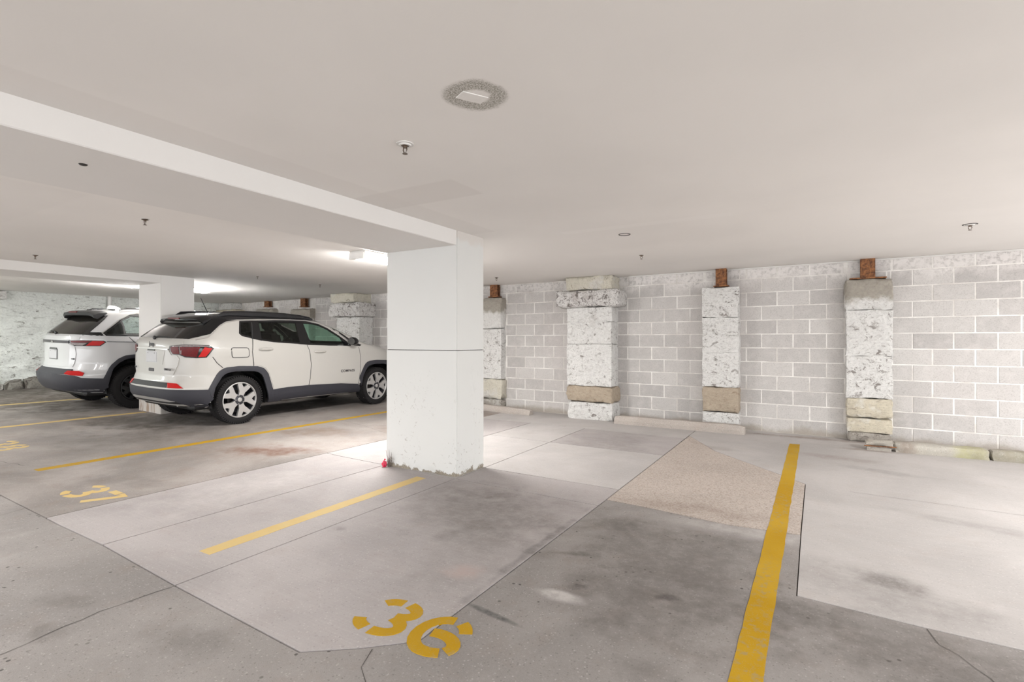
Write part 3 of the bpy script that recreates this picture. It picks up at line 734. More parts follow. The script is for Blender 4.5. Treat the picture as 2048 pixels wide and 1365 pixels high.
# ------------------------------------------------------------------ wheel stops
def stop_profile(wd, ht): return [(0, 0), (wd, 0), (wd, ht * 0.45), (wd * 0.80, ht), (wd * 0.22, ht), (0, ht * 0.45)]
def wheel_stop(x0, x1, yf, wd, ht, m, label, rot=0.0, seed=0, zb=None):
    t = empty('wheel_stop', ((x0 + x1) / 2, yf, fz((x0 + x1) / 2) if zb is None else zb), (0, FS if (x0 + x1) / 2 < FX else 0, rot))
    L = x1 - x0
    bm = bmesh.new()
    pr = stop_profile(wd, ht); n = int(L / 0.08); prev = None
    for i in range(n + 1):
        x = -L / 2 + L * i / n
        e = 1.0
        if i in (0, n): e = 0.86
        ring = []
        for (y, z) in pr:
            q = Vector((x, y + (wd / 2 - y) * (1 - e), z * (1 if z == 0 else e)))
            d = noise.noise_vector(q * 6 + Vector((seed, 0, 0))) * 0.006 + noise.noise_vector(q * 22) * 0.003
            if z == 0: d.z = 0
            ring.append(bm.verts.new(q + d))
        if prev:
            for k in range(len(pr)): bm.faces.new((prev[k], prev[(k + 1) % len(pr)], ring[(k + 1) % len(pr)], ring[k]))
        else: bm.faces.new(ring[::-1])
        prev = ring
    bm.faces.new(prev)
    fin(bm, 'kerb_body', m, t, smooth=True, angle=25)
    tag(t, label, 'wheel stop', 'concrete wheel stops')
    return t
wheel_stop(-2.78, -.87, 7.895, .17, .125, M['wheel_stop'], 'long tan concrete wheel stop in front of the narrow pilaster', -0.012, 1)
wheel_stop(-6.3, -4.37, 8.02, .17, .12, M['wheel_stop'], 'concrete wheel stop running out from behind the front column', -0.03, 2, zb=0.0)
wheel_stop(-9.3, -8.15, 8.05, .16, .12, M['wheel_stop'], 'concrete wheel stop under the nose of the black-roofed car', 0, 5)
# the broken one at the right: pieces of one stop
t = empty('wheel_stop', (1.7, 7.575, 0))
for i, (a, b, y0, z0, z1, m) in enumerate([(.51, .80, 7.575, .055, .115, 'mossy_stop'), (.52, .79, 7.57, 0.0, .052, 'grey_stone'), (.80, 1.66, 7.575, 0.0, .118, 'mossy_stop'), (1.665, 3.0, 7.58, 0.0, .12, 'mossy_stop')]):
    o = rough_box('kerb_piece', M[m], a, b, y0, y0 + .19, z0, z1, 0.009, 0.045, 70 + i, t, pull=1.4, freq=9, keep_bottom=(z0 == 0))
    o.matrix_parent_inverse = Matrix.Translation(-t.location)
tube('reinforcing_bar', M['rust'], [(.50, 7.572, .054), (.65, 7.566, .056), (.82, 7.58, .058)], 0.006, 6, t).matrix_parent_inverse = Matrix.Translation(-t.location)
tag(t, 'broken mossy concrete wheel stop at the right edge', 'wheel stop', 'concrete wheel stops')

# ------------------------------------------------------------------ painted lines and stencilled bay numbers
def parking_line(x, y0, y1, wd, m, label, name='parking_line', slant=0.0):
    bm = bmesh.new()
    n = max(2, int((y1 - y0) / 0.1)); prev = None
    rnd = random.Random(int(abs(x) * 100))
    for i in range(n + 1):
        y = y0 + (y1 - y0) * i / n; xc = x + slant * (y - y0)
        a = xc - wd / 2 + rnd.uniform(-.003, .003); b = xc + wd / 2 + rnd.uniform(-.003, .003)
        q = [bm.verts.new((a, y, fz(a) + .0012)), bm.verts.new((b, y, fz(b) + .0012)), bm.verts.new((b, y, fz(b) - .004)), bm.verts.new((a, y, fz(a) - .004))]
        if prev:
            for k in range(4): bm.faces.new((prev[k], prev[(k + 1) % 4], q[(k + 1) % 4], q[k]))
        else: bm.faces.new(q)
        prev = q
    bm.faces.new(prev[::-1])
    return tag(fin(bm, name, m), label, 'parking line', 'yellow parking lines')
parking_line(-.238, 0.6, 7.53, .118, M['line'], 'bright yellow parking line leading from the foreground to the block wall')
parking_line(-3.30, 1.80, 3.86, .115, M['pale_line'], 'short worn yellow parking line ending at the front column')
parking_line(-6.617, 1.99, 7.6, .115, M['line'], 'yellow parking line on the floor beside the black-roofed car')
parking_line(-9.68, 1.6, 4.32, .12, M['pale_line'], 'pale yellow parking line ending at the rear column')
parking_line(-12.25, 1.8, 7.2, .12, M['pale_line'], 'faint yellow parking line beyond the far white car')

def arc(cx, cy, rx, ry, a0, a1, n=10): return [(cx + rx * math.cos(R(a0 + (a1 - a0) * i / n)), cy + ry * math.sin(R(a0 + (a1 - a0) * i / n))) for i in range(n + 1)]
DIG = {
    '3': [arc(.46, .73, .36, .20, 165, 100), arc(.46, .73, .36, .20, 78, -75), arc(.46, .29, .40, .22, 75, -88), arc(.46, .29, .40, .22, -108, -170)],
    '6': [arc(.50, .50, .38, .43, 95, 265), arc(.50, .50, .38, .43, 72, 30), arc(.52, .30, .36, .23, 120, -25), arc(.52, .30, .36, .23, -45, -110)],
    '7': [[(.08, .9), (.55, .9)], [(.62, .9), (.9, .9), (.72, .55), (.45, .05)]],
    '8': [arc(.5, .73, .33, .18, 105, 255), arc(.5, .73, .33, .18, 75, -75), arc(.5, .28, .38, .21, 105, 255), arc(.5, .28, .38, .21, 75, -75)],
}
def number(txt, x, y, wd, ht, gap, m, label, skew=0.0):
    t = empty('bay_number', (x, y, fz(x)))
    for i, ch in enumerate(txt):
        bm = bmesh.new()
        for pi_, path in enumerate(DIG[ch]):
            prev = None
            pts = [(px * wd, py * ht) for px, py in path]
            for k, p in enumerate(pts):
                a = pts[max(0, k - 1)]; b = pts[min(len(pts) - 1, k + 1)]
                d = Vector((b[0] - a[0], b[1] - a[1])).normalized(); hw = 0.031
                q = []
                for s in (1, -1):
                    X = p[0] - d.y * hw * s + i * gap; Y = p[1] + d.x * hw * s + skew * i
                    zz = fz(x + X) - fz(x)
                    q.append((X, Y, zz))
                v = [bm.verts.new((q[0][0], q[0][1], q[0][2] + .0012 + .0004 * pi_)), bm.verts.new((q[1][0], q[1][1], q[1][2] + .0012 + .0004 * pi_)), bm.verts.new((q[1][0], q[1][1], q[1][2] - .004)), bm.verts.new((q[0][0], q[0][1], q[0][2] - .004))]
                if prev:
                    for c in range(4): bm.faces.new((prev[c], prev[(c + 1) % 4], v[(c + 1) % 4], v[c]))
                else: bm.faces.new(v)
                prev = v
            bm.faces.new(prev[::-1])
        fin(bm, 'digit', m, t)
    return tag(t, label, 'bay number', 'stencilled bay numbers')
number('36', -1.905, 1.69, .285, .30, .30, M['line'], 'yellow stencilled number 36 in the foreground')
number('37', -5.60, 1.82, .29, .31, .29, M['pale_line'], 'yellow stencilled number 37 beside the long parking line')
number('38', -8.52, 2.03, .29, .32, .33, M['pale_line'], 'faded yellow stencilled number 38 at the left edge')

# ------------------------------------------------------------------ ceiling fittings
def light_fixture(x, y0, y1, label):
    t = empty('ceiling_light', (x, (y0 + y1) / 2, CZ))
    L = (y1 - y0) / 2
    bm = bmesh.new(); add_box(bm, -.13, .13, -L, L, -.03, 0.0, .004); fin(bm, 'housing', M['lamp_white'], t)
    bm = bmesh.new()
    prof = [(-.115, -.03), (-.10, -.075), (-.06, -.095), (.06, -.095), (.10, -.075), (.115, -.03)]
    a = [bm.verts.new((px, -L + .02, pz)) for px, pz in prof]; b = [bm.verts.new((px, L - .02, pz)) for px, pz in prof]
    for i in range(len(prof) - 1): bm.faces.new((a[i], a[i + 1], b[i + 1], b[i]))
    fin(bm, 'diffuser', M['diffuser'], t, smooth=True, angle=60)
    for s in (-1, 1):
        bm = bmesh.new(); add_box(bm, -.12, .12, s * L - .018, s * L + .018, -.10, -.02, .004); fin(bm, 'end_cap', M['lamp_white'], t)
    tag(t, label, 'ceiling light', 'lit ceiling lights')
light_fixture(-4.72, 4.36, 5.62, 'lit white ceiling light just left of the front column')
light_fixture(-10.85, 4.66, 5.95, 'lit white ceiling light behind the rear column')

def sprinkler(x, y, zc, label, s=1.0, ring=True, dark=False):
    t = empty('fire_sprinkler', (x, y, zc))
    if dark: lathe('gap_ring', M['dark_metal'], [(.056, 0), (.056, -.003), (.046, -.004), (.045, 0)], 28, None, t)
    if ring:
        lathe('escutcheon', M['white_metal'], [(.048, 0), (.047, -.004), (.034, -.005), (.032, -.012), (.022, -.012), (.021, -.004), (.001, -.003)], 28, None, t)
    else:
        lathe('escutcheon', M['white_metal'], [(.036, 0), (.035, -.004), (.012, -.006), (.001, -.006)], 24, None, t)
    lathe('body', M['bronze'], [(.001, -.002), (.026, -.006), (.026, -.010), (.012, -.013), (.011, -.022), (.001, -.022)], 16, None, t)
    for sx in (-1, 1):
        tube('frame_arm', M['bronze'], [(sx * .011, 0, -.018), (sx * .013, 0, -.034), (sx * .004, 0, -.052)], .0028, 6, t)
    lathe('deflector', M['bronze'], [(.001, -.050), (.005, -.051), (.014, -.053), (.0145, -.055), (.001, -.055)], 16, None, t)
    if s != 1.0: t.scale = (s, s, s)
    tag(t, label, 'sprinkler', 'fire sprinklers on the ceiling')
sprinkler(-1.925, 2.118, CZ, 'fire sprinkler with round white collar nearest the camera')
sprinkler(1.219, 6.235, CZ, 'fire sprinkler with dark collar near the right edge', dark=True)
sprinkler(-5.084, 2.265, CZ, 'fire sprinkler above the black-roofed car, beyond the first beam', 1.0, False)
sprinkler(-8.40, 2.52, CZ, 'fire sprinkler at the left beside the second beam', 1.0, False)
sprinkler(-1.883, 6.375, CZ, 'small fire sprinkler near the block wall, beyond the ring mark', 1.0, False)
sprinkler(-4.676, 7.406, CZ, 'small fire sprinkler just right of the front column', 1.0, False)
sprinkler(-8.166, 6.62, CZ, 'small fire sprinkler over the windscreen of the black-roofed car', 1.0, False)
sprinkler(-8.04, 5.26, CZ, 'small fire sprinkler over the roof of the black-roofed car', 0.8, False)
rg = lathe('ceiling_ring', M['dark_metal'], [(.050, 0), (.052, -.004), (.058, -.005), (.060, 0)], 32, Matrix.Translation((-1.666, 5.054, CZ)))
tag(rg, 'thin dark ring mark set in the ceiling above the aggregate patch', 'ring')
cp = box('cover_plate', M['plate_paint'], -.062, .062, -.036, .036, -.003, 0.001, 0.001)
cp.location = (-1.303, 1.862, CZ); cp.rotation_euler = (R(1.2), R(-1.5), R(62))
tag(cp, 'small white cover plate inside the mouldy ring on the ceiling', 'plate')
cap = lathe('ceiling_plug', M['dark_metal'], [(.001, -.006), (.016, -.005), (.02, 0)], 16, Matrix.Translation((-3.32, 1.189, 2.258)))
tag(cap, 'small dark plug under the first ceiling beam', 'plug')

# ------------------------------------------------------------------ litter at the column foot
t = empty('red_wrapper', (-3.91, 3.985, 0))
bm = bmesh.new(); bmesh.ops.create_icosphere(bm, subdivisions=3, radius=0.026)
for v in bm.verts:
    v.co.z *= 1.35; v.co += v.co.normalized() * noise.noise(v.co * 60) * 0.010
    a = math.atan2(v.co.y, v.co.x); v.co.x *= 1 + 0.25 * math.sin(3 * a); v.co.z += 0.03
fin(bm, 'crumpled_foil', M['red_foil'], t, smooth=True, angle=25)
tube('twist', M['red_foil'], [(0, 0, .055), (.004, -.003, .072), (.012, 0, .082)], [.010, .005, .011], 7, t)
tag(t, 'crumpled red wrapper on the floor at the corner of the front column', 'wrapper')
t = empty('dry_weed', (-3.868, 4.018, 0))
rnd = random.Random(5)
for i in range(9):
    a = rnd.uniform(-.05, .06); h = rnd.uniform(.07, .19)
    pts = [(a * .4, rnd.uniform(-.01, .01), 0), (a * .7 + rnd.uniform(-.01, .01), rnd.uniform(-.012, .01), h * .5), (a * 1.2 + rnd.uniform(-.02, .02), rnd.uniform(-.014, .012), h)]
    tube('stem', M['twig'], pts, [.0028, .0022, .0012], 5, t)
for i in range(7):
    tube('stem', M['twig'], [(rnd.uniform(-.03, .03), -.01, rnd.uniform(.04, .1)), (rnd.uniform(-.06, .06), -.015, rnd.uniform(.07, .15))], [.002, .001], 5, t)
tag(t, 'dry dark weed growing against the corner of the front column', 'weed')

# ------------------------------------------------------------------ cars
class Shape:
    """a car body as a stack of plan outlines: z, rear y, rear corner length, front y, front corner length, half width"""
    P = 4.0; Q = 2.5
    def __init__(s, keys): s.k = keys; s.cache = {}
    def at(s, z):
        k = s.k
        if z <= k[0][0]: return k[0][1:]
        for a, b in zip(k, k[1:]):
            if z <= b[0]:
                t = (z - a[0]) / (b[0] - a[0]); return tuple(p + (q - p) * t for p, q in zip(a[1:], b[1:]))
        return k[-1][1:]
    def side(s, y, z):
        yr, Lr, yf, Lf, wd = s.at(z)
        if y < yr + Lr: a = 1 - (y - yr) / Lr
        elif y > yf - Lf: a = 1 - (yf - y) / Lf
        else: return wd
        a = min(1, max(0, a)); return wd * (max(0, 1 - a ** s.Q)) ** (1 / s.P)
    def rear(s, x, z):
        yr, Lr, yf, Lf, wd = s.at(z); r = min(1, abs(x) / wd)
        return yr + Lr * (1 - (max(0, 1 - r ** s.P)) ** (1 / s.Q))
    def front(s, x, z):
        yr, Lr, yf, Lf, wd = s.at(z); r = min(1, abs(x) / wd)
        return yf - Lf * (1 - (max(0, 1 - r ** s.P)) ** (1 / s.Q))
    def corner(s, z, n, rear=True):
        yr, Lr, yf, Lf, wd = s.at(z)
        raw = []
        for i in range(121):
            ph = math.pi / 2 * i / 120
            x = wd * math.sin(ph) ** (2 / s.P); c = math.cos(ph) ** (2 / s.Q)
            raw.append((x, yr + Lr * (1 - c)) if rear else (x, yf - Lf * (1 - c)))
        d = [0]
        for a, b in zip(raw, raw[1:]): d.append(d[-1] + math.dist(a, b))
        out = []; j = 0
        for i in range(n + 1):
            q = d[-1] * i / n
            while j < 119 and d[j + 1] < q: j += 1
            f = (q - d[j]) / max(1e-9, d[j + 1] - d[j]); f = min(1, max(0, f))
            out.append((raw[j][0] + (raw[j + 1][0] - raw[j][0]) * f, raw[j][1] + (raw[j + 1][1] - raw[j][1]) * f))
        return out, d[-1]
    def arcs(s, z):
        """dense right half outline from rear centre round to the side, with running length"""
        kz = round(z, 3)
        if kz not in s.cache:
            pts, L = s.corner(kz, 60)
            yr, Lr, yf, Lf, wd = s.at(kz)
            pts = pts + [(wd, yr + Lr + 0.05 * i) for i in range(1, 40)]
            d = [0]
            for a, b in zip(pts, pts[1:]): d.append(d[-1] + math.dist(a, b))
            s.cache[kz] = (pts, d)
        return s.cache[kz]
    def wrap(s, u, z):
        pts, d = s.arcs(z); sg = 1 if u >= 0 else -1; q = abs(u)
        lo, hi = 0, len(d) - 1
        while hi - lo > 1:
            m = (lo + hi) // 2
            if d[m] <= q: lo = m
            else: hi = m
        f = (q - d[lo]) / max(1e-9, d[hi] - d[lo])
        return (sg * (pts[lo][0] + (pts[hi][0] - pts[lo][0]) * f), pts[lo][1] + (pts[hi][1] - pts[lo][1]) * f)
    def u_rear(s, x, z):
        pts, d = s.arcs(z)
        for i in range(len(pts) - 1):
            if pts[i + 1][0] >= abs(x): 
                f = (abs(x) - pts[i][0]) / max(1e-9, pts[i + 1][0] - pts[i][0]); return math.copysign(d[i] + f * (d[i + 1] - d[i]), x if x else 1)
        return math.copysign(d[-1], x)
    def u_side(s, y, z):
        pts, d = s.arcs(z)
        for i in range(len(pts) - 1):
            if pts[i + 1][1] >= y:
                f = (y - pts[i][1]) / max(1e-9, pts[i + 1][1] - pts[i][1]); return d[i] + min(1, max(0, f)) * (d[i + 1] - d[i])
        return d[-1]
    # surfaces: (u, v) -> point
    def S_side(s, u, v): return Vector((s.side(u, v), u, v))
    def S_rear(s, u, v): return Vector((u, s.rear(u, v), v))
    def S_front(s, u, v): return Vector((u, s.front(u, v), v))
    def S_wrap(s, u, v):
        x, y = s.wrap(u, v); return Vector((x, y, v))

def inside(p, poly):
    x, y = p; c = False; n = len(poly)
    for i in range(n):
        x1, y1 = poly[i]; x2, y2 = poly[(i + 1) % n]
        if (y1 > y) != (y2 > y) and x < (x2 - x1) * (y - y1) / (y2 - y1) + x1: c = not c
    return c
def shrink(poly, d):
    cx = sum(p[0] for p in poly) / len(poly); cy = sum(p[1] for p in poly) / len(poly)
    A = sum(poly[i][0] * poly[(i + 1) % len(poly)][1] - poly[(i + 1) % len(poly)][0] * poly[i][1] for i in range(len(poly)))
    sg = 1 if A > 0 else -1
    out = []
    n = len(poly)
    for i in range(n):
        p0, p1, p2 = Vector(poly[i - 1]), Vector(poly[i]), Vector(poly[(i + 1) % n])
        a = (p1 - p0).normalized(); b = (p2 - p1).normalized()
        na = Vector((-a.y, a.x)) * sg; nb = Vector((-b.y, b.x)) * sg
        m = (na + nb); l = m.length
        if l < 0.2: m = na; k = d
        else: m.normalize(); k = d / max(0.35, m.dot(na))
        q = p1 + m * k; out.append((q.x, q.y))
    return out
def dense(poly, step, closed=True):
    out = []
    n = len(poly)
    for i in range(n if closed else n - 1):
        a, b = poly[i], poly[(i + 1) % n]
        m = max(1, int(math.dist(a, b) / step))
        for k in range(m): out.append((a[0] + (b[0] - a[0]) * k / m, a[1] + (b[1] - a[1]) * k / m))
    if not closed: out.append(poly[-1])
    return out
def rounded(poly, r, n=4):
    out = []; N = len(poly)
    for i in range(N):
        p0, p1, p2 = Vector(poly[i - 1]), Vector(poly[i]), Vector(poly[(i + 1) % N])
        a = (p0 - p1); b = (p2 - p1)
        k = min(r, a.length * 0.45, b.length * 0.45)
        A = p1 + a.normalized() * k; B = p1 + b.normalized() * k
        for j in range(n + 1):
            t = j / n
            q = A * (1 - t) ** 2 + p1 * 2 * t * (1 - t) + B * t * t
            out.append((q.x, q.y))
    return out
def normal_at(f, u, v, ref):
    e = 0.004
    a = f(u + e, v) - f(u - e, v); b = f(u, v + e) - f(u, v - e)
    n = a.cross(b)
    if n.length < 1e-12: return ref
    n.normalize()
    return n if n.dot(ref) > 0 else -n
def patch(name, m, f, poly, off, thick, ref, parent, flip=False, step=0.07, smooth=True):
    """a panel that follows the body surface f inside the outline poly"""
    bm = bmesh.new()
    P = dense(poly, step)
    fa = bm.faces.new([bm.verts.new((x, y, 0)) for x, y in P])
    xs = [p[0] for p in P]; ys = [p[1] for p in P]
    grid_cut(bm, 0, min(xs), max(xs), step); grid_cut(bm, 1, min(ys), max(ys), step)
    bmesh.ops.triangulate(bm, faces=[q for q in bm.faces if len(q.verts) > 4])
    bed = [e for e in bm.edges if e.is_boundary]
    pos = {}
    for v in bm.verts:
        u, t = v.co.x, v.co.y
        p = f(u, t); n = normal_at(f, u, t, ref)
        pos[v] = (p + n * off, p + n * (off - thick))
    if thick > 0:
        low = {}
        for e in bed:
            for v in e.verts:
                if v not in low: low[v] = bm.verts.new(pos[v][1])
        for e in bed: 
            a, b = e.verts
            bm.faces.new((a, b, low[b], low[a]))
    for v, (p, q) in pos.items(): v.co = p
    if flip:
        for v in bm.verts: v.co.x = -v.co.x
    bmesh.ops.recalc_face_normals(bm, faces=bm.faces)
    # make sure that the outside looks out
    c = max(bm.faces, key=lambda q: q.calc_area())
    rf = Vector((-ref.x if flip else ref.x, ref.y, ref.z))
    if c.normal.dot(rf) < 0: bmesh.ops.reverse_faces(bm, faces=bm.faces)
    return fin(bm, name, m, parent, smooth, 35, recalc=False)
def strip(name, m, f, A, B, off, thick, ref, parent, flip=False):
    """a band between two outlines of equal point count"""
    bm = bmesh.new(); prev = None
    rows = []
    for (a, b) in zip(A, B):
        row = []
        for k in range(4):
            t = k / 3; u = a[0] + (b[0] - a[0]) * t; v = a[1] + (b[1] - a[1]) * t
            p = f(u, v); n = normal_at(f, u, v, ref)
            bul = off * (0.75 if k in (0, 3) else 1.0)
            row.append(p + n * bul)
            if k == 0: lo0 = p + n * (off - thick)
            if k == 3: lo1 = p + n * (off - thick)
        rows.append([bm.verts.new(q) for q in [lo0] + row + [lo1]])
    for r0, r1 in zip(rows, rows[1:]):
        for k in range(5): bm.faces.new((r0[k], r0[k + 1], r1[k + 1], r1[k]))
    bm.faces.new(rows[0]); bm.faces.new(rows[-1][::-1])
    if flip:
        for v in bm.verts: v.co.x = -v.co.x
    return fin(bm, name, m, parent, True, 35)
def resample(poly, n):
    d = [0]
    for a, b in zip(poly, poly[1:]): d.append(d[-1] + math.dist(a, b))
    out = []; j = 0
    for i in range(n):
        q = d[-1] * i / (n - 1)
        while j < len(d) - 2 and d[j + 1] < q: j += 1
        f = (q - d[j]) / max(1e-9, d[j + 1] - d[j])
        out.append((poly[j][0] + (poly[j + 1][0] - poly[j][0]) * f, poly[j][1] + (poly[j + 1][1] - poly[j][1]) * f))
    return out
def seam(name, f, pts, wd, off, ref, parent, m, flip=False):
    P = dense(pts, 0.05, False)
    A = []; B = []
    for i, p in enumerate(P):
        a = P[max(0, i - 1)]; b = P[min(len(P) - 1, i + 1)]
        d = Vector((b[0] - a[0], b[1] - a[1])).normalized()
        A.append((p[0] - d.y * wd / 2, p[1] + d.x * wd / 2)); B.append((p[0] + d.y * wd / 2, p[1] - d.x * wd / 2))
    return strip(name, m, f, A, B, off, off, ref, parent, flip)
def tube_on(name, m, f, pts, r, off, ref, parent, flip=False, n=6):
    P = [f(u, v) + normal_at(f, u, v, ref) * off for u, v in dense(pts, 0.06, False)]
    if flip: P = [Vector((-p.x, p.y, p.z)) for p in P]
    return tube(name, m, P, r, n, parent)
def letters(name, body, size, m, M4, parent, depth=0.002, shear=0.0, space=1.0, wide=1.0):
    cu = bpy.data.curves.new(name, 'FONT')
    cu.body = body; cu.size = size; cu.extrude = depth; cu.align_x = 'CENTER'; cu.align_y = 'CENTER'; cu.shear = shear; cu.space_character = space
    cu.offset = size * 0.018
    tmp = bpy.data.objects.new('tmp', cu); COL.objects.link(tmp)
    dg = bpy.context.evaluated_depsgraph_get()
    me = bpy.data.meshes.new_from_object(tmp.evaluated_get(dg))
    bpy.data.objects.remove(tmp)
    me.transform(M4 @ Matrix.Diagonal((wide, 1, 1, 1)))
    me.materials.clear(); me.materials.append(m)
    me.name = name
    return obj(name, me, parent)

def body_shell(S, parent, paint, roof_paint, roof_z, holes, arches, wind, znum=60, split_roof=True):
    zs = [k[0] for k in S.k]
    lv = []
    for a, b in zip(zs, zs[1:]):
        n = max(1, int((b - a) / 0.022 + .5))
        lv += [a + (b - a) * i / n for i in range(n)]
    lv.append(zs[-1])
    if min(abs(z - roof_z) for z in lv) > 1e-4: lv.append(roof_z); lv.sort()
    def build(zl, zh, cap, m, name):
        bm = bmesh.new(); rings = []
        for z in [q for q in lv if zl - 1e-6 <= q <= zh + 1e-6]:
            yr, Lr, yf, Lf, wd = S.at(z)
            rc, _ = S.corner(z, 18, True); fc, _ = S.corner(z, 18, False)
            y0, y1 = yr + Lr, yf - Lf
            mid = [(wd, y0 + (y1 - y0) * i / 90) for i in range(1, 90)]
            half = rc + mid + fc[::-1]
            full = half + [(-x, y) for x, y in half[-2:0:-1]]
            rings.append([bm.verts.new((x, y, z)) for x, y in full])
        for A, B in zip(rings, rings[1:]):
            n = len(A)
            for i in range(n): bm.faces.new((A[i], A[(i + 1) % n], B[(i + 1) % n], B[i]))
        if cap: bm.faces.new(rings[-1])
        bmesh.ops.recalc_face_normals(bm, faces=bm.faces)
        # outward check
        s = sum(1 if q.normal.dot(Vector((q.calc_center_median().x, 0, 0))) > 0 else -1 for q in bm.faces if abs(q.calc_center_median().x) > .5)
        if s < 0: bmesh.ops.reverse_faces(bm, faces=bm.faces)
        kill = []
        for q in bm.faces:
            c = q.calc_center_median()
            if abs(c.x) > 0.45 and abs(q.normal.x) > 0.5:
                if any(inside((c.y, c.z), h) for h in holes) or any(inside((c.y, c.z), h) for h in arches): kill.append(q)
            if wind and c.z > wind[0] and c.z < wind[1] and c.y > 0.8 and abs(c.x) < S.at(c.z)[4] * 0.9 and q.normal.y > 0.2: kill.append(q)
        bmesh.ops.delete(bm, geom=list(set(kill)), context='FACES')
        return fin(bm, name, m, parent, True, 60, recalc=False)
    build(zs[0], roof_z, False, paint, 'body_shell')
    build(roof_z, zs[-1], True, roof_paint, 'roof')

def wheel(parent, x, y, R0, wd, rim_r, sgn, style):
    """wheel standing at (x, y); outer face looks along sgn * x"""
    t = obj('wheel', None, parent); t.location = (x, y, R0); t.empty_display_size = 0.1
    M4 = Matrix.Rotation(sgn * math.pi / 2, 4, 'Y')
    h = wd / 2
    prof = [(rim_r, -h * .80), (rim_r + .018, -h * .95), (R0 - .055, -h), (R0 - .022, -h * .92), (R0 - .004, -h * .74)]
    for g in (-.52, -.18, .18, .52): prof += [(R0, h * (g - .10)), (R0 - .008, h * (g - .05)), (R0 - .008, h * (g + .05)), (R0, h * (g + .10))]
    prof += [(R0 - .004, h * .74), (R0 - .022, h * .92), (R0 - .055, h), (R0 - .075, h * .985), (rim_r + .018, h * .95), (rim_r, h * .80)]
    lathe('tyre', M['rubber'], prof, 56, M4, t, angle=28)
    # tread blocks along both shoulders
    bm = bmesh.new()
    for k in range(64):
        a = 2 * math.pi * k / 64
        for sd in (-1, 1):
            Mx = M4 @ Matrix.Rotation(a, 4, 'Z') @ Matrix.Translation((R0 - .012, 0, sd * h * .80))
            vs = add_box(bm, -.012, .012, -.010, .010, -.022, .022)
            for v in vs: v.co = Mx @ v.co
    tag(fin(bm, 'tread_blocks', M['rubber'], t), kind='stuff')
    face = {'alloy': M['alloy'], 'black': M['black_plastic']}[style]
    core = {'alloy': M['dark_alloy'], 'black': M['black_plastic']}[style]
    lathe('rim_barrel', core, [(rim_r - .012, h * .78), (rim_r - .03, h * .3), (rim_r - .05, -h * .75), (.06, -h * .75)], 48, M4, t)
    lathe('rim_lip', face, [(rim_r + .002, h * .80), (rim_r + .004, h * .93), (rim_r - .008, h * .95), (rim_r - .016, h * .84), (rim_r - .016, h * .72)], 56, M4, t)
    lathe('brake_disc', M['dark_metal'], [(.0, h * .1), (.14, h * .1), (.14, h * .0), (.0, h * .0)], 32, M4, t)
    s = rim_r / .228
    z0, z1 = h * .55, h * .86
    a0 = R(90) if style == 'alloy' else R(70)
    for k in range(5):
        bm = bmesh.new()
        for sd in (1, -1):
            poly = [(.0, .045), (.0, .168), (.030, .196), (.036, .224), (.066, .218), (.098, .203), (.072, .155), (.040, .105), (.030, .045)]
            poly = [(px * s * sd, py * s) for px, py in poly]
            if sd < 0: poly = poly[::-1]
            Mx = M4 @ Matrix.Rotation(a0 + 2 * math.pi * k / 5 - math.pi / 2, 4, 'Z')
            add_prism(bm, poly, z0, z1, Mx)
        bmesh.ops.remove_doubles(bm, verts=bm.verts, dist=1e-5)
        fin(bm, 'spoke', face, t)
    lathe('hub', core, [(.0, z1 + .002), (.06 * s, z1 + .002), (.078 * s, z1 - .006), (.082 * s, z0)], 32, M4, t)
    lathe('hub_cap', face, [(.0, z1 + .014), (.022 * s, z1 + .013), (.030 * s, z1 + .006), (.031 * s, z1)], 24, M4, t)
    for k in range(5):
        a = a0 + 2 * math.pi * (k + .5) / 5
        lathe('lug_nut', M['chrome'], [(.0, z1 + .014), (.008, z1 + .013), (.0105, z1)], 8, M4 @ Matrix.Translation((.057 * s * math.cos(a), .057 * s * math.sin(a), 0)), t)
    return t

def seat(parent, x, y, z, head=True, wd=.48):
    t = obj('seat', None, parent); t.location = (x, y, z)
    def pad(name, x0, x1, y0, y1, z0, z1, lean=0.0):
        bm = bmesh.new(); add_box(bm, x0, x1, y0, y1, z0, z1)
        bmesh.ops.bevel(bm, geom=bm.edges[:], offset=min(x1 - x0, y1 - y0, z1 - z0) * .35, segments=3, affect='EDGES')
        for v in bm.verts: v.co.y -= (v.co.z) * lean
        fin(bm, name, M['seat_cloth'], t, True, 50)
    pad('cushion', -wd / 2, wd / 2, -.25, .27, -.12, .04)
    pad('backrest', -wd / 2, wd / 2, -.28, -.12, 0.0, .60, .25)
    if head: pad('headrest', -.13, .13, -.26, -.15, .60, .80, .22)

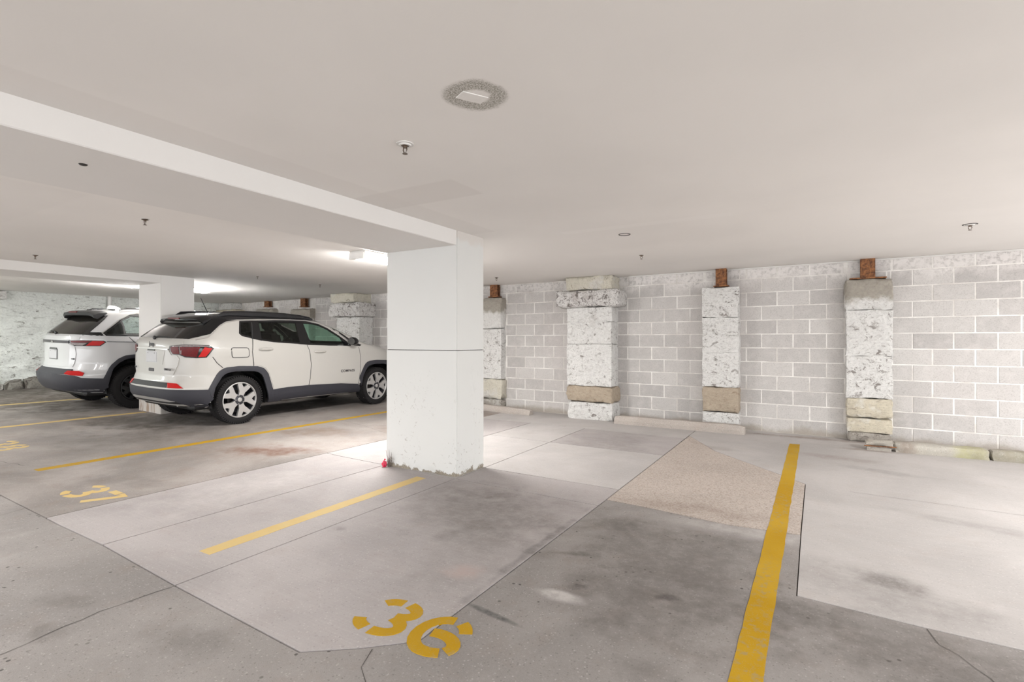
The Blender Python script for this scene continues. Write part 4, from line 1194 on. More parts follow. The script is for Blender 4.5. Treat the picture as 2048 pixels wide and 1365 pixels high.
RX = Vector((1, 0, 0)); RY = Vector((0, -1, 0)); RF = Vector((0, 1, .5))
def make_car(root, S, c):
    sides = (False, True)
    body_shell(S, root, c['paint'], c['roof_paint'], c['roof_z'], [shrink(h, .012) for h in c['holes']], [shrink(a, -.012) for a in c['arch_holes']], c['wind'])
    # under tray and wheel wells
    bm = bmesh.new(); add_box(bm, -.70, .70, c['tray'][0], c['tray'][1], .25, .36, .03); fin(bm, 'underbody', M['black_plastic'], root)
    for y in (0, c['wb']):
        for sg in (-1, 1):
            prof = [(c['R'] + .055, -.13), (c['R'] + .055, .13), (.05, .13)]
            bm = bmesh.new()
            pts = [((c['R'] + .06) * math.cos(R(a)), (c['R'] + .06) * math.sin(R(a))) for a in range(-12, 193, 12)]
            xo, xi = sg * (S.at(.6)[4] - .03), sg * .52
            A = [bm.verts.new((xo, y + px, c['R'] + pz)) for px, pz in pts]; B = [bm.verts.new((xi, y + px, c['R'] + pz)) for px, pz in pts]
            for i in range(len(pts) - 1): bm.faces.new((A[i], A[i + 1], B[i + 1], B[i]))
            bm.faces.new(B)
            fin(bm, 'wheel_well', M['black_plastic'], root, True, 40)
    for y in (0, c['wb']):
        for sg in (1, -1):
            wheel(root, sg * (c['wx']), y, c['R'], .225, c['rim'], sg, c['wheel'])
    for fl in sides:
        sd = 'side'
        for name, m, poly in c['side_panels']: patch(name, m, S.S_side, poly, .005, .007, RX, root, fl)
        for pts in c['seams']: seam('door_seam', S.S_side, pts, .008, .0055, RX, root, M['seam'], fl)
        # arches front and rear
        ao, ai = c['arch']
        n = 26
        for dy in (0, c['wb']):
            A = [(y + dy, z) for y, z in resample(ao, n)]; B = [(y + dy, z) for y, z in resample(ai, n)]
            if dy and c.get('arch_front'): A = [(y + dy, z) for y, z in resample(c['arch_front'][0], n)]; B = [(y + dy, z) for y, z in resample(c['arch_front'][1], n)]
            strip('arch_cladding', M['cladding'], S.S_side, A, B, .016, .03, RX, root, fl)
        patch('sill_cladding', M['cladding'], S.S_side, c['sill'], .014, .03, RX, root, fl)
        for name, m, poly in c['windows']: patch(name, m, S.S_side, poly, .002, 0.0, RX, root, fl)
        for name, m, poly in c['pillars']: patch(name, m, S.S_side, poly, .003, .02, RX, root, fl)
        for poly in c['frames']:
            P = dense(poly, .06); I = shrink(P, .026); P2 = P + [P[0]]; I2 = I + [I[0]]
            strip('window_frame', M['gloss_black'], S.S_side, P2, I2, .005, .02, RX, root, fl)
        for pts in c['trim']: tube_on('window_trim', M['satin_silver'], S.S_side, pts, .009, .004, RX, root, fl)
        for y, z in c['handles']:
            h = obj('door_handle', None, root); xx = S.side(y, z)
            sg = -1 if fl else 1
            tube('grip', M['chrome'] if c['chrome'] else c['paint'], [(sg * (xx + .004), y - .115, z), (sg * (xx + .034), y - .085, z + .003), (sg * (xx + .038), y + .03, z + .003), (sg * (xx + .030), y + .085, z + .001), (sg * (xx + .004), y + .115, z)], [.014, .021, .021, .018, .012], 8, h)
            tube('recess_rim', c['paint'], [(sg * (xx + .002), y - .09 + .18 * (0.5 + 0.5 * math.cos(R(a))), z + .026 * math.sin(R(a))) for a in range(0, 360, 24)], .004, 6, h, closed=True)
        # mirror
        sg = -1 if fl else 1
        my, mz = c['mirror']
        mr = obj('door_mirror', None, root)
        bm = bmesh.new(); bmesh.ops.create_uvsphere(bm, u_segments=20, v_segments=12, radius=1)
        for v in bm.verts:
            q = v.co; v.co = Vector((sg * (S.side(my, mz) + .155 + q.x * .105), my + .03 + max(q.y, -.35) * .10, mz + .02 + q.z * .075))
        fin(bm, 'mirror_housing', M['gloss_black'], mr, True, 40)
        bm = bmesh.new(); bmesh.ops.create_circle(bm, cap_ends=True, segments=20, radius=1)
        for v in bm.verts:
            q = v.co; v.co = Vector((sg * (S.side(my, mz) + .155 + q.x * .088), my - .008, mz + .02 + q.y * .06))
        fin(bm, 'mirror_glass', M['chrome'], mr)
        bm = bmesh.new(); add_box(bm, *(sorted((sg * (S.side(my, mz) - .03), sg * (S.side(my, mz) + .08)))), my - .01, my + .06, mz - .055, mz - .02, .008); fin(bm, 'mirror_foot', M['gloss_black'], mr)
        # roof rail
        rl = obj('roof_rail', None, root)
        pts = [Vector((sg * x, y, z)) for x, y, z in c['rail']]
        tube('rail_bar', c['rail_mat'], pts, [.008] + [.017] * (len(pts) - 2) + [.008], 8, rl)
        bm = bmesh.new()
        for a, b in zip(pts, pts[1:]):
            q = [bm.verts.new(a + Vector((sg * .012, 0, 0))), bm.verts.new(b + Vector((sg * .012, 0, 0))), bm.verts.new(b + Vector((sg * .012, 0, -.06))), bm.verts.new(a + Vector((sg * .012, 0, -.06)))]
            q2 = [bm.verts.new(v.co - Vector((sg * .024, 0, 0))) for v in q]
            for i in range(4): bm.faces.new((q[i], q[(i + 1) % 4], q2[(i + 1) % 4], q2[i]))
            bm.faces.new(q); bm.faces.new(q2[::-1])
        fin(bm, 'rail_web', c['roof_paint'], rl)
    # windscreen
    W0, W1 = c['wind']
    n = 8; poly = [(-S.at(W0)[4] * .90, W0 - .02)] + [(S.at(W0)[4] * .90, W0 - .02)] + [(S.at(W1)[4] * .88, W1 + .01), (-S.at(W1)[4] * .88, W1 + .01)]
    patch('windscreen', M['green_glass'], S.S_front, poly, .003, 0, RF, root)
    # nose: grille, lamps, bumper, plain but complete
    hz = c['nose_z']
    g = patch('grille', M['gloss_black'], S.S_front, [(-.5, hz - .06), (.5, hz - .06), (.54, hz + .06), (-.54, hz + .06)], .006, .02, Vector((0, 1, 0)), root)
    for k in range(7):
        x = -.42 + .14 * k
        patch('grille_slot', M['chrome'], S.S_front, rounded([(x - .05, hz - .045), (x + .05, hz - .045), (x + .05, hz + .045), (x - .05, hz + .045)], .02), .009, .01, Vector((0, 1, 0)), g, step=.05)
    for fl in sides:
        patch('headlight', M['pale_lens'], S.S_front, [(.57, hz - .05), (.76, hz - .03), (.80, hz + .06), (.58, hz + .06)], .006, .02, Vector((.4, 1, 0)), root, fl)
    patch('front_bumper', M['cladding'], S.S_front, [(-.74, .32), (.74, .32), (.78, .56), (-.78, .56)], .012, .03, Vector((0, 1, 0)), root)
    # rear
    for name, m, fn, poly, off, th, both in c['rear']:
        f = {'rear': S.S_rear, 'wrap': S.S_wrap}[fn]
        for fl in (sides if both else (False,)): patch(name, m, f, poly, off, th, Vector((.35, -1, .1)) if both else RY, root, fl)
    for lens in c['lamps']:
        for fl in sides:
            base = patch('tail_light', M['gloss_black'], S.S_wrap, lens[0], .008, .02, Vector((.5, -1, .1)), root, fl)
            for name, m, poly in lens[1]: patch(name, m, S.S_wrap, poly, .011, .004, Vector((.5, -1, .1)), base, fl, step=.05)
    # number plate
    px, pz, pw, ph = c['plate']
    ppos = Vector((px, S.rear(px, pz) - .010, pz)); sl = (S.rear(px, pz + .05) - S.rear(px, pz - .05)) / .1
    pl = obj('number_plate', None, root); pl.location = ppos; pl.rotation_euler = (-math.atan(sl), 0, 0)
    bm = bmesh.new(); add_box(bm, -pw / 2 - .012, pw / 2 + .012, -.004, .02, -ph / 2 - .012, ph / 2 + .012, .003); fin(bm, 'plate_frame', M[c['plate_frame']], pl)
    bm = bmesh.new(); add_box(bm, -pw / 2, pw / 2, -.008, -.003, -ph / 2, ph / 2, .002); fin(bm, 'plate_sheet', M['plate_white'], pl)
    for sx in (-1, 1): lathe('plate_screw', M['dark_metal'], [(0, .0025), (.006, .002), (.007, 0)], 10, Matrix.Translation((sx * pw * .32, -.0075, ph * .38)) @ Matrix.Rotation(math.pi / 2, 4, 'X'), pl)
    # seats and dash
    for x in (-.38, .38): seat(root, x, 1.12, c['seat_z'])
    for x in (-.42, 0.0, .42): seat(root, x, .20, c['seat_z'] + .02, True, .42)
    bm = bmesh.new(); add_box(bm, -.70, .70, 1.78, 2.2, .75, c['seat_z'] + .34, .05); fin(bm, 'dashboard', M['seat_cloth'], root, True, 50)
    lathe('steering_wheel', M['black_plastic'], [(.165, -.012), (.182, 0), (.165, .012), (.150, 0)], 28, Matrix.Translation((-.38, 1.66, c['seat_z'] + .33)) @ Matrix.Rotation(R(65), 4, 'X'), root, closed=True)
    # spoiler
    sp = c['spoiler']
    so = obj('spoiler', None, root)
    bm = bmesh.new(); rows = []
    for i in range(13):
        q = -1 + 2 * i / 12; x = q * sp['w']; cur = sp['bow'] * q * q
        rows.append([bm.verts.new((x, y + cur, z - .02 * q ** 4 - (.03 if abs(q) > .99 else 0))) for y, z in sp['prof']])
    for a, b in zip(rows, rows[1:]):
        for k in range(len(a)): bm.faces.new((a[k], a[(k + 1) % len(a)], b[(k + 1) % len(b)], b[k]))
    bm.faces.new(rows[0][::-1]); bm.faces.new(rows[-1])
    fin(bm, 'spoiler_blade', sp['m'], so, True, 35)
    bx = sp['prof'][0]
    bm = bmesh.new(); add_box(bm, -.15, .15, bx[0] - .003, bx[0] + .02, bx[1] - .012, bx[1] + .012, .003); fin(bm, 'brake_light', M['deep_red_lens'], so)
    # rear wiper
    wp = c['wiper']
    wi = obj('rear_wiper', None, root)
    P = [S.S_rear(x, z) + Vector((0, -.022, .008)) for x, z in wp]
    tube('wiper_arm', M['black_plastic'], P, [.016] + [.009] * (len(P) - 1), 7, wi)
    bm = bmesh.new(); bmesh.ops.create_uvsphere(bm, u_segments=12, v_segments=8, radius=.028)
    for v in bm.verts: v.co = P[0] + Vector((v.co.x * 1.4, v.co.y * .6, v.co.z))
    fin(bm, 'wiper_pivot', M['black_plastic'], wi, True)

# ---- the black-roofed white car
CAR1 = Shape([(.28, -.62, .5, 3.30, .6, .80), (.34, -.80, .6, 3.40, .7, .86), (.45, -.86, .6, 3.50, .8, .885), (.58, -.875, .6, 3.53, .8, .89), (.66, -.83, .6, 3.53, .8, .89), (.75, -.80, .6, 3.52, .8, .89), (.95, -.80, .6, 3.50, .8, .89), (1.04, -.80, .6, 3.42, .8, .89), (1.10, -.80, .55, 3.22, .75, .885), (1.15, -.80, .5, 3.0, .6, .875), (1.19, -.79, .48, 2.72, .42, .862), (1.26, -.755, .42, 2.53, .38, .838), (1.342, -.655, .38, 2.36, .36, .805), (1.44, -.53, .34, 2.07, .33, .762), (1.55, -.38, .3, 1.76, .31, .715), (1.60, -.32, .3, 1.62, .3, .68), (1.635, -.25, .3, 1.45, .3, .62), (1.66, -.16, .3, 1.2, .3, .52), (1.68, .1, .25, .75, .25, .30)])
S = CAR1
def rU(x, z): return (S.u_rear(x, z), z)
def sU(y, z): return (S.u_side(y, z), z)
AO = [(-.475, .56), (-.446, .617), (-.36, .775), (-.315, .828), (-.247, .862), (-.031, .876), (.275, .860), (.379, .818), (.440, .739), (.529, .476), (.56, .40)]
AI = [(-.42, .40), (-.385, .585), (-.288, .737), (-.225, .782), (-.089, .800), (.197, .790), (.308, .755), (.362, .676), (.420, .50), (.455, .40), (.49, .28)]
DLO = [(.061, 1.548), (.268, 1.561), (.663, 1.570), (1.093, 1.574), (1.333, 1.569), (1.50, 1.545), (1.684, 1.470), (1.89, 1.345), (2.02, 1.255), (2.125, 1.155), (1.65, 1.162), (1.205, 1.179), (.973, 1.199), (.562, 1.226), (.347, 1.256), (.198, 1.285), (.045, 1.322), (.010, 1.36)]
car = empty('suv', (-8.34, 4.60, fz(-8.34)), (0, FS, 0))
lamp1 = [rU(.447, 1.157), rU(.51, 1.180), rU(.672, 1.190), sU(-.62, 1.192), sU(-.457, 1.187), sU(-.405, 1.142), sU(-.493, 1.014), sU(-.60, 1.006), rU(.690, 1.016), rU(.617, 1.049), rU(.517, 1.052), rU(.467, 1.096)]
make_car(car, CAR1, dict(
    paint=M['car_white'], roof_paint=M['car_black'], roof_z=1.572, holes=[DLO], wind=(1.21, 1.56), chrome=False,
    arch_holes=[[(-.46, .2), (-.40, .585), (-.30, .75), (-.23, .80), (.0, .82), (.25, .80), (.33, .77), (.38, .69), (.46, .48), (.50, .2)], [(2.79 - .46, .2), (2.79 - .40, .585), (2.79 - .30, .75), (2.79 - .23, .80), (2.79, .82), (2.79 + .25, .80), (2.79 + .33, .77), (2.79 + .38, .69), (2.79 + .46, .48), (2.79 + .50, .2)]],
    wb=2.80, R=.364, rim=.262, wx=.765, tray=(-.60, 3.2), wheel='alloy', arch=(AO, AI),
    side_panels=[
        ('rear_door', M['car_white'], [(.222, 1.272), (.35, 1.246), (.562, 1.216), (.973, 1.189), (1.160, 1.172), (1.197, 1.083), (1.235, .849), (1.218, .617), (1.195, .50), (.79, .495), (.55, .48), (.455, .75), (.39, .83), (.29, .872), (.205, .876), (.176, 1.08)]),
        ('front_door', M['car_white'], [(1.176, 1.171), (1.65, 1.154), (2.13, 1.146), (2.295, 1.13), (2.337, .948), (2.337, .69), (2.31, .47), (1.9, .485), (1.208, .50), (1.230, .617), (1.247, .849), (1.209, 1.083)]),
        ('fuel_flap', M['car_white'], rounded([(-.150, 1.143), (.113, 1.139), (.115, 1.009), (-.141, 1.007)], .035))],
    seams=[[(.262, 1.56), (.241, 1.436), (.205, 1.272), (.172, 1.078), (.192, .915), (.202, .80)], [(1.166, 1.175), (1.203, 1.083), (1.241, .849), (1.224, .617), (1.195, .44), (1.19, .38)], [(2.302, 1.13), (2.343, .948), (2.343, .69), (2.313, .434)],
           rounded([(-.156, 1.149), (.119, 1.145), (.121, 1.003), (-.147, 1.001)], .038) + [(-.15, 1.10)], [(-.42, 1.02), (-.36, .93), (-.28, .86)]],
    sill=[(.46, .40), (.529, .478), (.777, .496), (1.2, .498), (1.882, .478), (2.30, .440), (2.34, .40), (2.40, .29), (1.95, .30), (1.085, .305), (.738, .298), (.665, .268), (.50, .27)],
    windows=[('quarter_window', M['smoke_glass'], [(.07, 1.535), (.25, 1.548), (.205, 1.298), (.045, 1.330), (.02, 1.368)]), ('rear_door_window', M['smoke_glass'], [(.34, 1.545), (1.07, 1.565), (1.06, 1.205), (.565, 1.23), (.33, 1.262)]), ('front_door_window', M['green_glass'], [(1.165, 1.558), (1.323, 1.556), (1.482, 1.53), (1.660, 1.45), (1.86, 1.335), (2.06, 1.195), (2.05, 1.168), (1.21, 1.188)])],
    pillars=[('c_pillar_trim', M['gloss_black'], [(.235, 1.560), (.375, 1.565), (.355, 1.25), (.19, 1.285)]), ('b_pillar_trim', M['gloss_black'], [(1.045, 1.572), (1.19, 1.572), (1.25, 1.178), (1.03, 1.192)]), ('mirror_sail', M['gloss_black'], [(1.90, 1.32), (2.03, 1.25), (2.12, 1.160), (1.99, 1.160)]),
             ('a_pillar_trim', M['car_black'], [(1.20, 1.604), (1.45, 1.607), (1.60, 1.572), (1.74, 1.522), (1.95, 1.40), (2.16, 1.258), (2.09, 1.235), (1.901, 1.372), (1.702, 1.490), (1.484, 1.568), (1.2, 1.588)]),
             ('cowl_corner', M['gloss_black'], [(2.16, 1.225), (2.20, 1.235), (2.38, 1.172), (2.34, 1.150), (2.19, 1.160)])],
    frames=[DLO], trim=[[(-.60, 1.262), (-.46, 1.297), (-.377, 1.365), (-.25, 1.470), (-.15, 1.526), (.04, 1.562), (.40, 1.581), (.957, 1.594), (1.253, 1.592), (1.484, 1.571), (1.702, 1.493), (1.901, 1.374), (2.09, 1.24)]],
    handles=[(.40, 1.120), (1.42, 1.066)], mirror=(2.02, 1.225),
    rail=[(.60, -.20, 1.625), (.60, -.12, 1.672), (.605, .1, 1.690), (.61, .5, 1.698), (.61, .9, 1.692), (.605, 1.2, 1.674), (.595, 1.40, 1.648), (.59, 1.48, 1.625)], rail_mat=M['car_black'], nose_z=.86,
    rear=[
        ('rear_window', M['dark_glass'], 'rear', [(-.63, 1.275), (.63, 1.275), (.60, 1.50), (-.60, 1.50)], .004, .01, False),
        ('rear_pillar_trim', M['gloss_black'], 'wrap', [rU(.56, 1.50), rU(.57, 1.57), sU(.02, 1.566), sU(-.15, 1.520), sU(-.25, 1.462), sU(-.377, 1.356), rU(.742, 1.302), rU(.68, 1.272), rU(.60, 1.275)], .006, .012, True),
        ('tailgate_panel', M['car_white'], 'rear', [(-.64, 1.235), (.64, 1.235), (.66, 1.19), (.45, 1.17), (.44, 1.10), (.49, 1.04), (.58, 1.04), (.62, .99), (.60, .90), (.53, .765), (-.53, .765), (-.60, .90), (-.62, .99), (-.58, 1.04), (-.49, 1.04), (-.44, 1.10), (-.45, 1.17), (-.66, 1.19)], .010, .012, False),
        ('plate_recess', M['car_white'], 'rear', [(-.36, 1.10), (.36, 1.10), (.30, .90), (-.30, .90)], .0135, .004, False),
        ('tailgate_bar', M['chrome'], 'rear', [(-.44, 1.128), (.44, 1.128), (.44, 1.112), (-.44, 1.112)], .026, .02, False),
        ('gate_handle', M['gloss_black'], 'rear', [(-.10, 1.108), (.10, 1.108), (.10, 1.088), (-.10, 1.088)], .022, .012, False),
        ('bumper_insert', M['black_plastic'], 'rear', [(-.46, .650), (.46, .650), (.50, .585), (-.50, .585)], .008, .012, False),
        ('reflector', M['red_lens'], 'wrap', [rU(.475, .648), rU(.63, .645), rU(.735, .582), rU(.53, .582)], .011, .012, True),
        ('bumper_cladding', M['cladding'], 'wrap', [(0.0, .555), rU(.455, .562), rU(.75, .562), sU(-.40, .555), sU(-.40, .42), sU(-.43, .32), sU(-.50, .31), rU(.72, .335), rU(.60, .40), rU(.40, .43), (0, .435)], .014, .03, True),
        ('lower_valance', M['black_plastic'], 'wrap', [(0, .445), rU(.5, .43), rU(.72, .36), sU(-.45, .33), sU(-.45, .285), rU(.70, .285), (0, .285)], .005, .02, True),
        ('skid_plate', M['satin_silver'], 'rear', [(-.62, .425), (.62, .425), (.64, .40), (.50, .385), (-.50, .385), (-.64, .40)], .012, .02, False)],
    lamps=[(lamp1, [('pale_lens', M['pale_lens'], [rU(.52, 1.172), rU(.672, 1.182), sU(-.62, 1.184), sU(-.47, 1.180), sU(-.46, 1.165), sU(-.62, 1.165), rU(.68, 1.163), rU(.53, 1.157)]),  # pale strip paints a highlight along the lamp's top edge
                    ('inner_lens', M['deep_red_lens'], [rU(.475, 1.150), rU(.52, 1.160), rU(.612, 1.155), rU(.622, 1.06), rU(.517, 1.064), rU(.485, 1.098)]),
                    ('middle_lens', M['deep_red_lens'], [rU(.630, 1.155), rU(.69, 1.158), sU(-.57, 1.158), sU(-.60, 1.02), rU(.700, 1.028), rU(.635, 1.055)]),
                    ('reflector_facet', M['pale_lens'], [rU(.624, 1.16), rU(.66, 1.16), rU(.65, 1.055), rU(.628, 1.06)]),
                    ('red_lens', M['red_lens'], [sU(-.52, 1.158), sU(-.425, 1.142), sU(-.505, 1.024), sU(-.585, 1.02)])])],
    plate=(0.0, 1.0, .29, .145), plate_frame='plate_white', seat_z=.80,
    spoiler=dict(w=.60, bow=.10, m=M['gloss_black'], prof=[(-.525, 1.565), (-.50, 1.535), (-.42, 1.50), (-.30, 1.51), (-.12, 1.61), (-.22, 1.645), (-.36, 1.628), (-.48, 1.597)]),
    wiper=[(-.02, 1.268), (.05, 1.285), (.22, 1.283), (.36, 1.281)]))
# antenna, exhaust, writing
an = obj('antenna', None, car)
tube('antenna_foot', M['black_plastic'], [(.0, -.02, 1.665), (.0, -.03, 1.70)], [.028, .014], 10, an)
tube('antenna_rod', M['black_plastic'], [(.0, -.03, 1.695), (.0, -.13, 1.90)], [.007, .004], 6, an)
for sx in (-1, 1): tube('exhaust', M['satin_silver'], [(sx * .5, -.70, .34), (sx * .5, -.40, .34), (sx * .46, -.2, .33)], .035, 12, car)
tube('rear_axle', M['black_plastic'], [(-.70, 0, .36), (.70, 0, .36)], .045, 10, car)
Mx = Matrix.Translation((.8965, 2.04, .699)) @ Matrix.Rotation(math.pi / 2, 4, 'Z') @ Matrix.Rotation(math.pi / 2, 4, 'X')
letters('door_lettering', 'COMPASS', .062, M['emblem'], Mx, car, .002, 0.0, 1.1, 1.12)
letters('door_lettering', 'COMPASS', .062, M['emblem'], Matrix.Rotation(math.pi, 4, 'Z') @ Matrix.Translation((.8965, -2.04, .699)) @ Matrix.Rotation(math.pi / 2, 4, 'Z') @ Matrix.Rotation(math.pi / 2, 4, 'X'), car, .002, 0.0, 1.1, 1.12)
def rear_text(S, body, x, z, size, m, parent, **k):
    y = S.rear(x, z) - k.pop('off', .013)
    return letters('badge_lettering', body, size, m, Matrix.Translation((x, y, z)) @ Matrix.Rotation(math.pi / 2, 4, 'X'), parent, **k)
rear_text(S, 'Jeep', 0.0, 1.185, .085, M['emblem'], car, off=.022)
rear_text(S, 'LIMITED', .45, .835, .042, M['emblem'], car, off=.028, space=1.15, wide=1.1)
rear_text(S, '4x4', -.46, .835, .042, M['emblem'], car, off=.028)
bm = bmesh.new(); add_box(bm, -.075, .075, S.rear(0, .81) - .016, S.rear(0, .81), .79, .835, .006); fin(bm, 'gate_emblem', M['emblem'], car)
tag(car, 'white compact SUV with black roof and alloy wheels, parked nose to the block wall', 'car')

# ---- the farther white car
CAR2 = Shape([(.30, -.74, .5, 3.55, .6, .82), (.36, -.89, .62, 3.65, .7, .90), (.50, -.96, .65, 3.72, .8, .935), (.62, -.97, .65, 3.74, .8, .945), (.68, -.90, .62, 3.74, .8, .945), (.80, -.86, .60, 3.73, .8, .945), (1.05, -.86, .58, 3.68, .8, .945), (1.14, -.87, .56, 3.45, .8, .942), (1.20, -.87, .54, 3.0, .6, .938), (1.27, -.83, .46, 2.75, .45, .925), (1.40, -.70, .40, 2.45, .4, .865), (1.55, -.53, .36, 2.1, .35, .80), (1.64, -.42, .33, 1.85, .33, .75), (1.69, -.32, .32, 1.65, .3, .68), (1.72, -.2, .3, 1.4, .3, .55), (1.74, .1, .25, 1.0, .25, .32)])
CAR2.P = 3.0
for i_, k_ in enumerate(CAR2.k): CAR2.k[i_] = (k_[0], k_[1] + .03) + k_[2:]
S = CAR2
car2 = empty('suv', (-11.14, 4.41, fz(-11.14)), (0, FS, 0))
AO2 = [(-.50, .50), (-.483, .552), (-.391, .765), (-.283, .875), (-.184, .929), (-.006, .947), (.2, .93), (.32, .88), (.42, .79), (.52, .58), (.56, .46)]
AI2 = [(-.41, .42), (-.40, .52), (-.356, .707), (-.258, .817), (-.146, .871), (-.006, .881), (.16, .868), (.27, .82), (.37, .72), (.44, .56), (.47, .34)]
WIN2 = [(.85, 1.64), (.25, 1.645), (.078, 1.645), (-.044, 1.622), (-.202, 1.533), (-.40, 1.37), (-.474, 1.310), (-.435, 1.266), (.2, 1.262), (1.0, 1.25), (2.05, 1.225), (2.25, 1.235), (1.95, 1.42), (1.7, 1.55), (1.45, 1.62)]
arc2 = [(-.43, .2), (-.42, .53), (-.375, .715), (-.27, .83), (-.15, .89), (0, .90), (.18, .885), (.29, .83), (.39, .73), (.46, .56), (.48, .2)]
lamp2 = [rU(.52, 1.178), rU(.75, 1.184), sU(-.60, 1.184), sU(-.48, 1.182), sU(-.445, 1.158), sU(-.517, 1.091), sU(-.738, 1.089), rU(.62, 1.088), rU(.54, 1.125)]
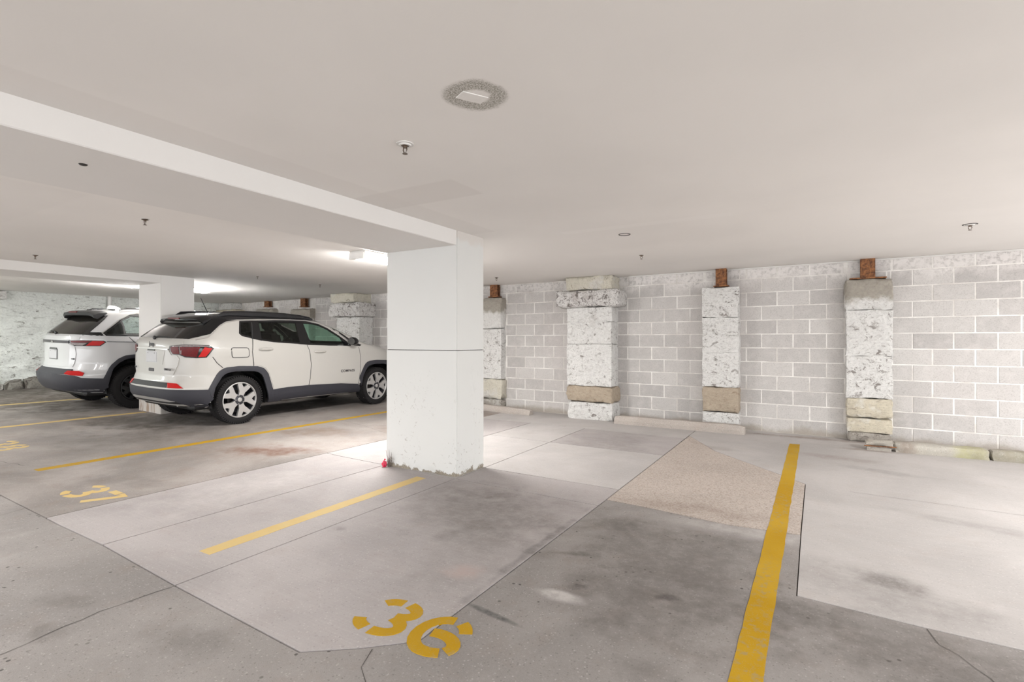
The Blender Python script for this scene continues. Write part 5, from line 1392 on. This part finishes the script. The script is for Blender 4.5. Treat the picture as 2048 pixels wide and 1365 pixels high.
make_car(car2, CAR2, dict(
    paint=M['suv_white'], roof_paint=M['suv_white'], roof_z=1.69, holes=[WIN2], wind=(1.29, 1.62), chrome=False,
    arch_holes=[arc2, [(y + 2.84, z) for y, z in arc2]], wb=2.84, R=.376, rim=.225, wx=.815, tray=(-.65, 3.3), wheel='black', arch=(AO2, AI2),
    side_panels=[('rear_door', M['suv_white'], [(-.10, 1.235), (1.03, 1.225), (1.05, .9), (1.03, .50), (.57, .50), (.47, .80), (.34, .90), (.21, .95), (.06, .97), (.02, 1.1)]), ('front_door', M['suv_white'], [(1.06, 1.225), (2.18, 1.205), (2.25, .9), (2.22, .50), (1.06, .50), (1.08, .9)])],
    seams=[[(-.12, 1.24), (.01, 1.1), (.05, .96)], [(1.045, 1.24), (1.065, .9), (1.045, .46)], [(2.2, 1.21), (2.26, .9), (2.23, .46)], [(-.44, 1.165), (.3, 1.150), (1.2, 1.14), (2.2, 1.12)]],
    sill=[(.50, .42), (.54, .49), (2.26, .48), (2.38, .38), (2.38, .31), (.55, .31)],
    windows=[('quarter_window', M['smoke_glass'], [(-.198, 1.525), (-.172, 1.42), (-.19, 1.272), (-.435, 1.275), (-.462, 1.308), (-.39, 1.37)]), ('rear_door_window', M['pale_glass'], [(-.19, 1.535), (-.04, 1.612), (.08, 1.637), (.98, 1.635), (1.0, 1.258), (-.17, 1.270)]), ('front_door_window', M['pale_glass'], [(1.06, 1.63), (1.45, 1.61), (1.7, 1.54), (1.95, 1.41), (2.2, 1.24), (1.08, 1.256)])],
    pillars=[('b_pillar_trim', M['gloss_black'], [(.97, 1.64), (1.07, 1.64), (1.09, 1.25), (.99, 1.25)]), ('quarter_divider', M['gloss_black'], [(-.215, 1.53), (-.185, 1.54), (-.158, 1.42), (-.175, 1.268), (-.195, 1.268), (-.185, 1.42)]), ('belt_trim', M['gloss_black'], [(-.66, 1.315), (-.47, 1.315), (-.44, 1.27), (.4, 1.262), (.4, 1.25), (-.70, 1.262)])],
    frames=[WIN2], trim=[[(-.46, 1.262), (-.49, 1.305), (-.41, 1.378), (-.212, 1.54), (-.05, 1.632), (.078, 1.656), (.85, 1.652), (1.45, 1.632)]],
    handles=[(.3, 1.10), (1.3, 1.09)], mirror=(2.05, 1.29),
    rail=[(.66, -.16, 1.70), (.66, -.05, 1.735), (.665, .4, 1.75), (.665, 1.0, 1.745), (.655, 1.3, 1.72), (.65, 1.42, 1.69)], rail_mat=M['gloss_black'], nose_z=.92,
    rear=[
        ('rear_window', M['dark_glass'], 'rear', [(-.74, 1.275), (.74, 1.275), (.68, 1.50), (.62, 1.60), (-.62, 1.60), (-.68, 1.50)], .005, .01, False),
        ('rear_pillar_trim', M['gloss_black'], 'wrap', [rU(.70, 1.276), rU(.70, 1.32), rU(.66, 1.52), rU(.60, 1.60), rU(.66, 1.60), rU(.70, 1.54), rU(.745, 1.42), sU(-.62, 1.312), sU(-.50, 1.316), sU(-.49, 1.266)], .006, .012, True),
        ('tailgate_panel', M['suv_white'], 'rear', [(-.70, 1.24), (.70, 1.24), (.70, 1.19), (.52, 1.19), (.50, 1.12), (.62, 1.08), (.64, .95), (.60, .74), (-.60, .74), (-.64, .95), (-.62, 1.08), (-.50, 1.12), (-.52, 1.19), (-.70, 1.19)], .008, .01, False),
        ('tailgate_bar', M['emblem'], 'rear', [(-.52, 1.172), (.52, 1.172), (.52, 1.128), (-.52, 1.128)], .016, .012, False),
        ('gate_handle', M['gloss_black'], 'rear', [(-.14, 1.045), (.14, 1.045), (.14, 1.02), (-.14, 1.02)], .016, .01, False),
        ('bumper_insert', M['cladding'], 'rear', [(-.62, .705), (.62, .705), (.66, .62), (-.66, .62)], .010, .012, False),
        ('reflector', M['red_lens'], 'wrap', [rU(.56, .668), rU(.74, .668), sU(-.70, .645), sU(-.72, .605), rU(.57, .622)], .020, .018, True),
        ('bumper_cladding', M['cladding'], 'wrap', [(0, .625), rU(.60, .615), sU(-.80, .605), sU(-.74, .572), sU(-.483, .553), sU(-.42, .50), sU(-.40, .40), sU(-.43, .325), rU(.70, .335), rU(.4, .35), (0, .36)], .016, .03, True)],
    lamps=[(lamp2, [('red_lens', M['deep_red_lens'], [rU(.56, 1.172), rU(.75, 1.178), sU(-.63, 1.178), sU(-.62, 1.148), rU(.75, 1.146), rU(.565, 1.144)]), ('pale_lens', M['pale_lens'], [rU(.55, 1.138), rU(.75, 1.140), sU(-.66, 1.140), sU(-.70, 1.098), rU(.66, 1.096), rU(.58, 1.110)]), ('red_tip', M['red_lens'], [sU(-.61, 1.174), sU(-.49, 1.172), sU(-.465, 1.155), sU(-.525, 1.100), sU(-.67, 1.098)])])],
    plate=(0.0, .935, .30, .15), plate_frame='gloss_black', seat_z=.90,
    spoiler=dict(w=.60, bow=.07, m=M['black_plastic'], prof=[(-.585, 1.655), (-.57, 1.605), (-.52, 1.59), (-.42, 1.61), (-.34, 1.68), (-.40, 1.695), (-.50, 1.685)]),
    wiper=[(-.02, 1.285), (-.12, 1.31), (-.3, 1.31)]))
bm = bmesh.new(); bmesh.ops.create_uvsphere(bm, u_segments=16, v_segments=10, radius=1)
for v in bm.verts: v.co = Vector((v.co.x * .032, .02 + v.co.y * .11 - v.co.z * .03, 1.735 + max(-.1, v.co.z) * .062))
fin(bm, 'roof_fin', M['suv_white'], car2, True, 50)
rear_text(S, 'Jeep', 0.0, 1.15, .05, M['chrome'], car2, off=.02)
bm = bmesh.new(); add_box(bm, .52, .62, S.rear(.57, .87) - .014, S.rear(.57, .87) + .02, .862, .882, .003); fin(bm, 'gate_emblem', M['emblem'], car2)
tag(car2, 'all-white SUV with white roof and black wheels, half hidden by the rear column', 'car')
